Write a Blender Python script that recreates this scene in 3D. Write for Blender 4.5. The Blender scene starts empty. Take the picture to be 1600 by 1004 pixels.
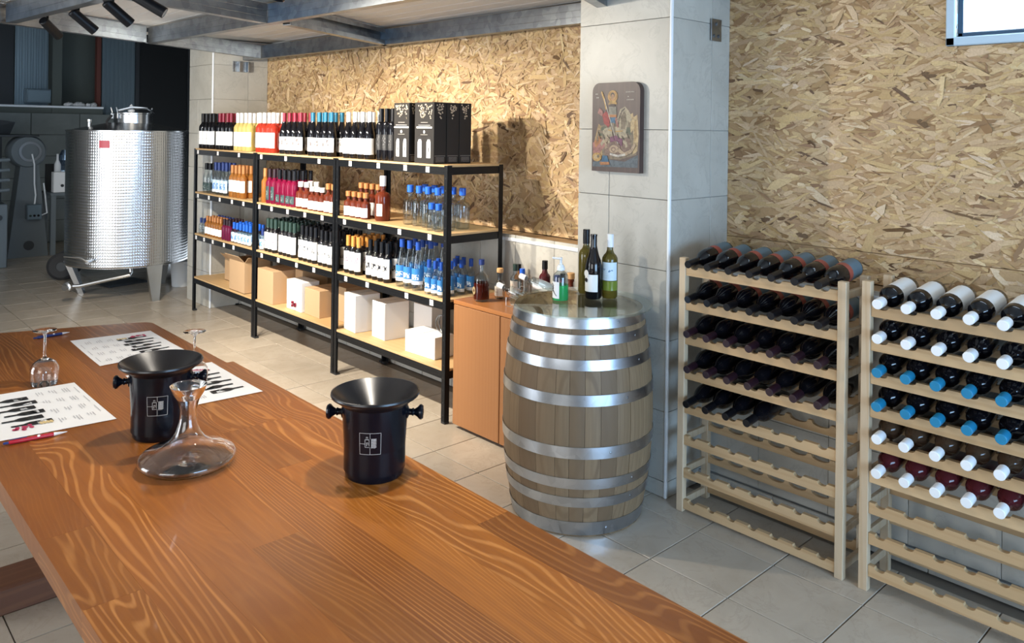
import bpy, math, random
import numpy as np
from mathutils import Matrix, Vector
PI = math.pi
sc = bpy.context.scene
COL = sc.collection
random.seed(7)
RNG = np.random.default_rng(11)

# ------------------------------------------------------------------ camera, world, lights, exposure
H = 1.73                                   # eye height; world: X = towards the chipboard wall, Y = along it, Z up
CAM_R = Vector((0.73251084, -0.68062544, 0.01329961))
CAM_D = Vector((0.00974297, -0.00905285, -0.99991156))
CAM_F = Vector((0.68068564, 0.73257563, 0.0))
cd = bpy.data.cameras.new('camera'); cam = bpy.data.objects.new('camera', cd); COL.objects.link(cam)
mw = Matrix.Identity(4)
for i in range(3):
    mw[i][0] = CAM_R[i]; mw[i][1] = -CAM_D[i]; mw[i][2] = -CAM_F[i]
mw[2][3] = H
cam.matrix_world = mw
cd.sensor_width = 36; cd.lens = 36 * 1244.2 / 1600; cd.shift_y = (202 - 502) / 1600
cd.clip_start = 0.05; cd.clip_end = 60
sc.camera = cam

world = bpy.data.worlds.new('sky'); sc.world = world; world.use_nodes = True
bg = world.node_tree.nodes['Background']
bg.inputs[0].default_value = (0.80, 0.90, 1.0, 1); bg.inputs[1].default_value = 1.6

def lamp(name, kind, loc, direction, energy, color, **kw):
    l = bpy.data.lights.new(name, kind); l.energy = energy; l.color = color
    for k, v in kw.items(): setattr(l, k, v)
    o = bpy.data.objects.new(name, l); COL.objects.link(o); o.location = loc
    o.rotation_euler = Vector(direction).to_track_quat('-Z', 'Y').to_euler()
    return o
# daylight through the glazed door on the left, the entrance behind the camera and the high window
lamp('daylight_left_door', 'AREA', (-2.55, 5.3, 1.15), (1, 0, -0.05), 85, (0.90, 0.95, 1.0), shape='RECTANGLE', size=2.2, size_y=2.4)
lamp('daylight_entrance', 'AREA', (1.6, -2.35, 1.15), (0.12, 1, -0.20), 62, (0.36, 0.64, 1.0), shape='RECTANGLE', size=2.6, size_y=1.6, spread=math.radians(120))
lamp('added_ambient_left', 'AREA', (-2.55, 0.6, 1.5), (1, 0.1, -0.1), 34, (1.0, 0.97, 0.92), shape='RECTANGLE', size=2.4, size_y=1.4)  # added for ambient light; no window is known on this side
lamp('daylight_high_window', 'AREA', (3.70, 0.65, 2.28), (-1, 0.0, -0.45), 15, (0.72, 0.87, 1.0), shape='RECTANGLE', size=1.0, size_y=0.34)

vs = sc.view_settings
sc.display_settings.display_device = 'sRGB'
vs.view_transform = 'Standard'; vs.look = 'None'; vs.gamma = 1.0; vs.use_curve_mapping = False
vs.exposure = 0.42

# ------------------------------------------------------------------ materials
def mat(name, color=(.5, .5, .5), rough=.5, metal=0., trans=0., coat=0., ior=1.5, emit=None, spec=.5, vary=0., bump=None, alpha=None):
    """plain principled; vary = per-object brightness variation; bump = (scale, strength)"""
    m = bpy.data.materials.new(name); m.use_nodes = True
    nt = m.node_tree; b = nt.nodes['Principled BSDF']
    b.inputs['Base Color'].default_value = (*color, 1); b.inputs['Roughness'].default_value = rough
    b.inputs['Metallic'].default_value = metal; b.inputs['Transmission Weight'].default_value = trans
    b.inputs['Coat Weight'].default_value = coat; b.inputs['Coat Roughness'].default_value = .05
    b.inputs['IOR'].default_value = ior; b.inputs['Specular IOR Level'].default_value = spec
    if emit:
        b.inputs['Emission Color'].default_value = (*emit[0], 1); b.inputs['Emission Strength'].default_value = emit[1]
    if vary:
        oi = nt.nodes.new('ShaderNodeObjectInfo'); mr = nt.nodes.new('ShaderNodeMapRange')
        mr.inputs['To Min'].default_value = 1 - vary; mr.inputs['To Max'].default_value = 1 + vary
        nt.links.new(oi.outputs['Random'], mr.inputs['Value'])
        mx = nt.nodes.new('ShaderNodeVectorMath'); mx.operation = 'SCALE'; mx.inputs[0].default_value = color
        nt.links.new(mr.outputs[0], mx.inputs['Scale']); nt.links.new(mx.outputs[0], b.inputs['Base Color'])
    if bump:
        tc = nt.nodes.new('ShaderNodeTexCoord'); n = nt.nodes.new('ShaderNodeTexNoise'); n.inputs['Scale'].default_value = bump[0]
        n.inputs['Detail'].default_value = 4
        bp = nt.nodes.new('ShaderNodeBump'); bp.inputs['Strength'].default_value = bump[1]; bp.inputs['Distance'].default_value = .01
        nt.links.new(tc.outputs['Object'], n.inputs['Vector']); nt.links.new(n.outputs['Fac'], bp.inputs['Height'])
        nt.links.new(bp.outputs[0], b.inputs['Normal'])
    return m

class N:
    """tiny node-graph writer"""
    def __init__(s, m): s.nt = m.node_tree; s.b = s.nt.nodes['Principled BSDF']
    def n(s, t, **kw):
        x = s.nt.nodes.new('ShaderNode' + t)
        for k, v in kw.items():
            if k in x.inputs: x.inputs[k].default_value = v
            else: setattr(x, k, v)
        return x
    def l(s, a, b): s.nt.links.new(a, b)
    def math(s, op, a, b=None, clamp=False):
        x = s.nt.nodes.new('ShaderNodeMath'); x.operation = op; x.use_clamp = clamp
        for i, v in enumerate((a, b)):
            if v is None: continue
            if isinstance(v, (int, float)): x.inputs[i].default_value = v
            else: s.l(v, x.inputs[i])
        return x.outputs[0]
    def ramp(s, fac, stops, interp='LINEAR'):
        r = s.nt.nodes.new('ShaderNodeValToRGB'); r.color_ramp.interpolation = interp
        e = r.color_ramp.elements
        while len(e) > 1: e.remove(e[-1])
        e[0].position = stops[0][0]; e[0].color = (*stops[0][1], 1)
        for p, c in stops[1:]:
            q = e.new(p); q.color = (*c, 1)
        s.l(fac, r.inputs[0]); return r.outputs[0]
    def mix(s, fac, a, b, mode='MIX'):
        x = s.nt.nodes.new('ShaderNodeMix'); x.data_type = 'RGBA'; x.blend_type = mode
        for i, v in ((0, fac), (6, a), (7, b)):
            if isinstance(v, (int, float)): x.inputs[i].default_value = v
            elif isinstance(v, tuple): x.inputs[i].default_value = (*v, 1)
            else: s.l(v, x.inputs[i])
        return x.outputs[2]
    def coord(s, scale=(1, 1, 1), rnd=True):
        tc = s.n('TexCoord'); mp = s.n('Mapping'); mp.inputs['Scale'].default_value = scale
        v = tc.outputs['Object']
        if rnd:
            oi = s.n('ObjectInfo'); ad = s.n('VectorMath'); ad.operation = 'ADD'
            sx = s.math('MULTIPLY', oi.outputs['Random'], 37.)
            cb = s.n('CombineXYZ'); s.l(sx, cb.inputs[0]); s.l(s.math('MULTIPLY', sx, 1.7), cb.inputs[1]); s.l(s.math('MULTIPLY', sx, .6), cb.inputs[2])
            s.l(v, ad.inputs[0]); s.l(cb.outputs[0], ad.inputs[1]); v = ad.outputs[0]
        s.l(v, mp.inputs['Vector']); return mp.outputs[0]
    def noise(s, vec, scale, detail=3, rough=.5, dist=0.):
        x = s.n('TexNoise'); x.inputs['Scale'].default_value = scale; x.inputs['Detail'].default_value = detail
        x.inputs['Roughness'].default_value = rough; x.inputs['Distortion'].default_value = dist
        s.l(vec, x.inputs['Vector']); return x.outputs['Fac']
    def bump(s, h, strength, dist=.01):
        b = s.n('Bump'); b.inputs['Strength'].default_value = strength; b.inputs['Distance'].default_value = dist
        s.l(h, b.inputs['Height']); s.l(b.outputs[0], s.b.inputs['Normal'])
    def tone(s, col, amount):
        oi = s.n('ObjectInfo'); mr = s.n('MapRange'); mr.inputs['To Min'].default_value = 1 - amount; mr.inputs['To Max'].default_value = 1 + amount
        s.l(oi.outputs['Random'], mr.inputs['Value'])
        h = s.n('HueSaturation'); s.l(mr.outputs[0], h.inputs['Value']); s.l(col, h.inputs['Color']); return h.outputs[0]

def wood(name, dark, base, light, axis='y', rough=.4, lines=30., A=14., scale=3.2, stretch=.11, tone=.12, coat=0., fine=.5, spec=.5):
    m = mat(name, base, rough, coat=coat, spec=spec); g = N(m)
    st = {'x': (stretch, 1, 1), 'y': (1, stretch, 1), 'z': (1, 1, stretch)}[axis]
    v = g.coord(st)
    nz = g.noise(v, scale, 2, .45, .25)
    sp = g.n('SeparateXYZ'); g.l(v, sp.inputs[0])
    lin = g.math('ADD', sp.outputs[0] if axis != 'x' else sp.outputs[1], g.math('MULTIPLY', sp.outputs[2] if axis != 'z' else sp.outputs[1], .8))
    ph = g.math('ADD', g.math('MULTIPLY', nz, A), g.math('MULTIPLY', lin, lines))
    sn = g.math('SINE', g.math('MULTIPLY', ph, 6.2832))
    ring = g.ramp(sn, [(.0, (0, 0, 0)), (.5, (0.05, 0.05, 0.05)), (.93, (1, 1, 1))])
    big = g.noise(v, 1.3, 2)
    c = g.mix(g.ramp(big, [(.35, (0, 0, 0)), (.65, (1, 1, 1))]), dark, base)
    amp = g.math('MULTIPLY', ring, g.math('ADD', g.math('MULTIPLY', g.noise(v, 2.2, 1), 1.1), -.12, True))
    c = g.mix(amp, c, light)
    fv = g.coord(tuple(a * (90 if a == 1 else 60) for a in st))
    f = g.noise(fv, 1., 2)
    c = g.mix(g.math('MULTIPLY', g.ramp(f, [(.4, (1, 1, 1)), (.62, (0, 0, 0))]), fine * .35), c, dark)
    g.l(g.tone(c, tone), g.b.inputs['Base Color'])
    g.bump(f, .08, .002)
    return m

def thin(name, tint, base=.04, rough=.02, edge=.6, power=1.6):
    '''thin clear glass: light passes straight through, the surface mirrors more towards grazing angles'''
    m = bpy.data.materials.new(name); m.use_nodes = True; nt = m.node_tree
    nt.nodes.remove(nt.nodes['Principled BSDF']); out = nt.nodes['Material Output']
    tr = nt.nodes.new('ShaderNodeBsdfTransparent'); tr.inputs[0].default_value = (*tint, 1)
    gl = nt.nodes.new('ShaderNodeBsdfGlossy'); gl.inputs['Roughness'].default_value = rough
    lw = nt.nodes.new('ShaderNodeLayerWeight'); lw.inputs['Blend'].default_value = .35
    mr = nt.nodes.new('ShaderNodeMapRange'); mr.inputs['To Min'].default_value = base; mr.inputs['To Max'].default_value = edge
    pw = nt.nodes.new('ShaderNodeMath'); pw.operation = 'POWER'; pw.inputs[1].default_value = power
    nt.links.new(lw.outputs['Facing'], pw.inputs[0]); nt.links.new(pw.outputs[0], mr.inputs['Value'])
    mx = nt.nodes.new('ShaderNodeMixShader'); nt.links.new(mr.outputs[0], mx.inputs[0])
    nt.links.new(tr.outputs[0], mx.inputs[1]); nt.links.new(gl.outputs[0], mx.inputs[2]); nt.links.new(mx.outputs[0], out.inputs['Surface'])
    return m
def glassy(name, color, rough=.01, ior=1.47):
    return mat(name, color, rough, trans=1., ior=ior)

M = {}
def tablewood():
    m = mat('stained_pine', (.4, .12, .02), .32, coat=.12); g = N(m)
    v = g.coord((1, .14, 1))
    vo = g.n('TexVoronoi'); vo.inputs['Scale'].default_value = 2.6; vo.inputs['Randomness'].default_value = 1.
    kv = g.coord((1, .42, 1)); g.l(kv, vo.inputs['Vector'])
    kd = g.math('MULTIPLY', vo.outputs['Distance'], 7.)
    knot = g.math('POWER', 2.718, g.math('MULTIPLY', g.math('MULTIPLY', kd, kd), -1.))
    nz = g.noise(v, 3.0, 3, .45, .5)
    sp = g.n('SeparateXYZ'); g.l(v, sp.inputs[0])
    ph = g.math('ADD', g.math('ADD', g.math('MULTIPLY', nz, 36.), g.math('MULTIPLY', sp.outputs[0], 46.)), g.math('MULTIPLY', knot, 5.))
    sn = g.math('SINE', g.math('MULTIPLY', ph, 6.2832))
    ring = g.ramp(sn, [(.25, (0, 0, 0)), (.97, (1, 1, 1))])
    patch = g.ramp(g.noise(v, 2.0, 2), [(.42, (.12, .12, .12)), (.62, (1, 1, 1))])
    base = g.mix(g.ramp(g.noise(v, 1.6, 3), [(.35, (0, 0, 0)), (.65, (1, 1, 1))]), (.20, .058, .007), (.32, .104, .013))
    c = g.mix(g.math('MULTIPLY', g.math('MULTIPLY', ring, patch), .64), base, (.55, .235, .062))
    core = g.ramp(knot, [(.80, (0, 0, 0)), (.95, (1, 1, 1))])
    c = g.mix(g.math('MULTIPLY', core, .75), c, (.16, .045, .012))
    f = g.noise(g.coord((75, 5, 60)), 1., 2)
    c = g.mix(g.math('MULTIPLY', g.ramp(f, [(.38, (1, 1, 1)), (.6, (0, 0, 0))]), .28), c, (.14, .035, .006))
    g.l(g.tone(c, .15), g.b.inputs['Base Color']); g.bump(g.math('ADD', f, g.math('MULTIPLY', sn, .25)), .10, .002)
    return m
M['table'] = tablewood()
M['pine'] = wood('raw_pine', (.42, .275, .14), (.55, .385, .215), (.38, .23, .10), 'y', .55, 26., 6., 3., .10, .10)
M['pine_post'] = wood('raw_pine_post', (.46, .35, .23), (.57, .45, .31), (.42, .29, .16), 'z', .55, 26., 6., 3., .10, .08)
M['cabinet'] = wood('cherry_laminate', (.29, .125, .044), (.34, .152, .057), (.25, .10, .034), 'z', .42, 45., 5., 3.5, .05, .06)
M['cabinet_top'] = wood('cherry_laminate_top', (.34, .13, .04), (.44, .18, .06), (.30, .11, .03), 'y', .3, 45., 5., 3.5, .05, .03)
M['oak'] = wood('weathered_oak', (.15, .095, .05), (.26, .18, .102), (.13, .08, .04), 'z', .6, 40., 5., 4., .07, .07, fine=1.)
M['ply'] = wood('shelf_chipboard', (.52, .33, .15), (.62, .42, .21), (.50, .32, .15), 'y', .6, 20., 3., 3., .5, .04)
M['ledgewood'] = wood('ledge_wood', (.34, .22, .12), (.46, .31, .17), (.36, .23, .12), 'y', .6, 30., 4., 3., .08, .05)
M['blackmetal'] = mat('black_powder_coat', (.006, .007, .009), .42, spec=.25, bump=(60, .05))
M['blackplastic'] = mat('black_gloss_plastic', (.003, .004, .008), .16, spec=.28)
M['blackfunnel'] = mat('black_satin_plastic', (.006, .006, .008), .28, spec=.4)
M['white'] = mat('white_card', (.82, .83, .84), .55)
M['whitepaper'] = mat('white_paper', (.86, .85, .84), .6)
M['label'] = mat('white_label', (.85, .85, .84), .5)
M['cork'] = mat('cork_cap', (.62, .36, .15), .6, bump=(150, .3))
M['trimwhite'] = mat('white_trim', (.78, .82, .86), .3)
M['stemglass'] = glassy('lead_crystal', (.99, .995, 1.0), .0, 1.46)
M['glass'] = thin('clear_glass', (.955, .965, .97), .045, .01, .85, 2.3)
M['thinbottle'] = thin('clear_bottle_glass', (.80, .85, .88), .07, .04, .75)
M['pane'] = thin('window_glass', (.97, .99, 1.0), .03)
M['steel'] = mat('steel', (.60, .61, .62), .25, 1.)
M['darksteel'] = mat('dark_steel', (.30, .32, .34), .4, 1.)
M['greypaint'] = mat('grey_machine_paint', (.13, .155, .17), .45, bump=(12, .1))
M['darkgrey'] = mat('dark_grey', (.03, .035, .04), .5)
M['rubber'] = mat('black_rubber', (.02, .02, .022), .7)
M['red'] = mat('red_plastic', (.45, .012, .03), .3)
M['blueplastic'] = mat('blue_plastic', (.03, .10, .42), .35)
M['bluecap'] = mat('blue_cap', (.015, .12, .62), .3)
M['royalcap'] = mat('royal_blue_cap', (.010, .065, .36), .3)
M['navycap'] = mat('navy_cap', (.015, .035, .17), .3)
M['tealcap'] = mat('teal_capsule', (.010, .13, .235), .32)
M['turqcap'] = mat('turquoise_capsule', (.010, .20, .38), .38)
M['burgcap'] = mat('burgundy_capsule', (.20, .006, .025), .3)
M['whitecap'] = mat('white_capsule', (.82, .85, .88), .35)
M['blackcap'] = mat('black_capsule', (.005, .005, .007), .32, spec=.3)
M['greencap'] = mat('dark_green_capsule', (.018, .04, .032), .3)
M['purplecap'] = mat('dark_purple_capsule', (.020, .006, .012), .4)
M['coppercap'] = mat('copper_capsule', (.50, .21, .07), .35, .3)
M['orangecap'] = mat('gold_orange_capsule', (.72, .32, .07), .35, .2)
M['darkwine'] = mat('dark_wine_bottle', (.004, .004, .006), .07, spec=.5)
M['darkwine2'] = mat('dark_brown_bottle', (.012, .006, .005), .06, coat=.4)
M['greenglass'] = mat('olive_green_glass', (.16, .13, .02), .04, trans=.55)
M['palewine'] = mat('pale_yellow_wine', (.95, .80, .30), .05, trans=.5, ior=1.36)
M['rosewine'] = mat('rose_wine', (.72, .075, .04), .05, trans=.6, ior=1.36)
M['magenta'] = mat('magenta_liqueur', (.27, .010, .058), .05, trans=.5, ior=1.36)
M['amber'] = mat('amber_spirit', (.62, .26, .06), .05, trans=.6, ior=1.36)
M['redamber'] = mat('red_amber_spirit', (.21, .042, .020), .05, trans=.5, ior=1.36)
M['brownwine'] = mat('brown_clear_bottle', (.10, .06, .035), .05, trans=.4, ior=1.4)
M['rosedark'] = mat('dark_rose_bottle', (.11, .02, .025), .05, trans=.3, ior=1.4)
M['purple'] = mat('purple_liqueur', (.20, .015, .07), .06, trans=.4, ior=1.36)
M['greengel'] = mat('green_gel', (.05, .62, .18), .08, trans=.6, ior=1.35)
M['cardboard'] = mat('cardboard', (.47, .31, .175), .75, vary=.06, bump=(30, .06))
M['darkcard'] = mat('cardboard_inside', (.30, .19, .11), .8)
M['giftbox'] = mat('black_gift_box', (.022, .020, .019), .5, spec=.25)
M['giftprint'] = mat('grey_print', (.42, .39, .36), .5)
M['grapeprint'] = mat('pale_gold_print', (.62, .52, .40), .35, .3)
M['ink'] = mat('ink_black', (.006, .005, .006), .5)
M['inkgrey'] = mat('ink_grey', (.42, .40, .42), .6)
M['inkred'] = mat('ink_red', (.50, .03, .10), .5)
M['inktan'] = mat('ink_tan', (.70, .52, .25), .5)
M['lens'] = mat('lamp_lens', (1, .95, .85), .3, emit=((1, .93, .82), 12.))
M['seal'] = mat('gold_seal', (.55, .42, .22), .35, .4)

# galvanised steel
def galv(name, c1, c2, rough):
    m = mat(name, c1, rough, 1.); g = N(m)
    v = g.coord((1, 1, 1), False)
    vo = g.n('TexVoronoi', Scale=22.); g.l(v, vo.inputs['Vector'])
    nz = g.noise(v, 5., 4)
    fac = g.math('ADD', g.math('MULTIPLY', vo.outputs['Color'], .35), g.math('MULTIPLY', nz, .65))
    g.l(g.mix(g.ramp(fac, [(.3, (0, 0, 0)), (.7, (1, 1, 1))]), c1, c2), g.b.inputs['Base Color'])
    return m
M['galv'] = galv('galvanised_steel', (.24, .26, .285), (.40, .43, .46), .34)
M['hoop'] = galv('galvanised_hoop', (.40, .43, .48), (.55, .59, .64), .30)

# brushed tank shell with circular jewelling
def tankmat():
    m = mat('jewelled_steel', (.62, .62, .62), .22, 1.); g = N(m)
    tc = g.n('TexCoord'); sp = g.n('SeparateXYZ'); g.l(tc.outputs['UV'], sp.inputs[0])
    u = g.math('MULTIPLY', sp.outputs[0], 150.); v = g.math('MULTIPLY', sp.outputs[1], 46.)
    fu = g.math('SUBTRACT', g.math('FRACT', u), .5); fv = g.math('SUBTRACT', g.math('FRACT', v), .5)
    d = g.math('SQRT', g.math('ADD', g.math('MULTIPLY', fu, fu), g.math('MULTIPLY', fv, fv)))
    h = g.math('SINE', g.math('MULTIPLY', d, 9.))
    g.bump(h, .20, .006)
    rn = g.ramp(d, [(.0, (.14,) * 3), (.6, (.26,) * 3)]); g.l(rn, g.b.inputs['Roughness'])
    return m
M['tank'] = tankmat()

def tile(name, c1, c2, rough, tone, vein=None):
    m = mat(name, c1, rough, spec=.5); g = N(m)
    v = g.coord((1, 1, 1))
    nz = g.noise(v, 3.5, 6, .62, .6)
    c = g.mix(g.ramp(nz, [(.32, (0, 0, 0)), (.68, (1, 1, 1))]), c1, c2)
    if vein:
        vn = g.noise(v, 7., 5, .65, 1.2)
        c = g.mix(g.math('MULTIPLY', g.ramp(vn, [(.54, (0, 0, 0)), (.57, (1, 1, 1)), (.61, (0, 0, 0))]), .45), c, vein)
    g.l(g.tone(c, tone), g.b.inputs['Base Color'])
    g.bump(g.noise(v, 9., 4), .10, .004)
    return m
M['floortile'] = tile('beige_floor_tile', (.42, .36, .285), (.50, .435, .355), .26, .05, (.38, .32, .25))
M['walltile'] = tile('grey_stone_tile', (.44, .425, .38), (.52, .505, .455), .40, .03, (.37, .355, .32))
M['grout'] = mat('grout', (.22, .19, .155), .85)
M['wallgrout'] = mat('wall_grout', (.34, .33, .31), .85)
M['plaster'] = mat('plaster_wall', (.62, .62, .60), .8)
M['ceilpanel'] = mat('ceiling_sheet', (.66, .655, .64), .45)
M['clad'] = mat('ribbed_cladding', (.17, .23, .27), .3, .35)
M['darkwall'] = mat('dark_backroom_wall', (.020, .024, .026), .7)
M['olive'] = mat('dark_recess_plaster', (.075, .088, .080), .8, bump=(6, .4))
M['openingblack'] = mat('near_black_door_opening', (.006, .008, .010), .5)  # near black: the door, and the shade inside the far opening
M['rustpost'] = mat('red_brown_post', (.11, .028, .018), .6)
M['darkfloorwood'] = mat('dark_brown_beam', (.10, .05, .035), .55, bump=(15, .2))

def flake_mat():
    m = mat('chipboard_strand', (.5, .35, .2), .55, spec=.35); g = N(m)
    at = g.n('Attribute', attribute_name='strand_colour')
    v = g.coord((1, 1, 1), False); f = g.noise(v, 130., 2)
    c = g.mix(g.math('MULTIPLY', g.ramp(f, [(.42, (1, 1, 1)), (.6, (0, 0, 0))]), .18), at.outputs['Color'], (.25, .15, .07))
    g.l(c, g.b.inputs['Base Color']); return m
M['flake'] = flake_mat()
M['osb'] = mat('chipboard_base', (.40, .26, .13), .7, bump=(40, .3))

def label_mat(name, ink, lo, hi, thr=.56, scale=34., base=(.84, .84, .84), second=None):
    """printed label: ink blots inside a band of the label's own UV height"""
    m = mat(name, base, .5); g = N(m)
    tc = g.n('TexCoord'); sp = g.n('SeparateXYZ'); g.l(tc.outputs['UV'], sp.inputs[0])
    cb = g.n('CombineXYZ'); g.l(g.math('MULTIPLY', sp.outputs[0], 2.2), cb.inputs[0]); g.l(g.math('MULTIPLY', sp.outputs[1], 1.2), cb.inputs[1])
    oi = g.n('ObjectInfo'); g.l(g.math('MULTIPLY', oi.outputs['Random'], 0.4), cb.inputs[2])
    nz = g.noise(cb.outputs[0], scale * .18, 2, .4, .6)
    band = g.math('MULTIPLY', g.math('GREATER_THAN', sp.outputs[1], lo), g.math('LESS_THAN', sp.outputs[1], hi))
    side = g.math('MULTIPLY', g.math('GREATER_THAN', sp.outputs[0], .22), g.math('LESS_THAN', sp.outputs[0], .78))
    k = g.math('MULTIPLY', g.math('MULTIPLY', band, side), g.math('GREATER_THAN', nz, thr))
    c = g.mix(k, base, ink)
    # small lines of print
    w = g.math('GREATER_THAN', g.math('SINE', g.math('MULTIPLY', sp.outputs[1], 120.)), .5)
    n2 = g.noise(cb.outputs[0], 22., 1)
    t = g.math('MULTIPLY', g.math('MULTIPLY', w, g.math('GREATER_THAN', n2, .52)), g.math('MULTIPLY', side, g.math('MULTIPLY', g.math('GREATER_THAN', sp.outputs[1], .12), g.math('LESS_THAN', sp.outputs[1], .30))))
    c = g.mix(g.math('MULTIPLY', t, .4), c, (.3, .3, .32))
    if second:
        k2 = g.math('MULTIPLY', g.math('GREATER_THAN', sp.outputs[1], second[0]), g.math('LESS_THAN', sp.outputs[1], second[1]))
        c = g.mix(k2, c, second[2])
    g.l(c, g.b.inputs['Base Color']); return m
M['lab_plain'] = label_mat('label_small_line', (.55, .55, .58), .42, .45, .45, 60)
M['lab_wave'] = label_mat('label_brush_mark', (.12, .10, .10), .40, .88, .50, 22)
M['lab_violet'] = label_mat('label_violet_drawing', (.16, .02, .10), .42, .74, .52, 40)
M['lab_green'] = label_mat('label_green_drawing', (.10, .22, .12), .42, .72, .58, 44)
M['lab_multi'] = label_mat('label_black_figures', (.02, .02, .03), .38, .68, .49, 50)
M['lab_script'] = label_mat('label_black_script', (.03, .03, .03), .38, .58, .50, 62)
M['lab_letter'] = label_mat('label_black_lettering', (.01, .01, .015), .36, .66, .47, 30)
M['lab_cream'] = label_mat('label_cream', (.45, .30, .22), .35, .75, .58, 40, (.80, .74, .64))
M['lab_blue'] = label_mat('label_blue_panels', (.80, .86, .90), .30, .62, .50, 36, (.03, .20, .52), (0.0, .22, (.82, .86, .88)))
M['lab_blue2'] = label_mat('label_pale_blue', (.03, .18, .55), .25, .75, .47, 36, (.55, .72, .86), (0.0, .2, (.82, .86, .88)))
M['lab_dark'] = label_mat('label_dark_green', (.40, .45, .45), .2, .7, .60, 40, (.022, .050, .052))
M['lab_black'] = label_mat('label_black_silver', (.45, .45, .46), .3, .9, .66, 40, (.012, .012, .014))
M['lab_slate'] = mat('label_slate_blue', (.10, .16, .20), .5)
M['lab_rust'] = mat('label_rust_red', (.34, .075, .05), .5)

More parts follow.
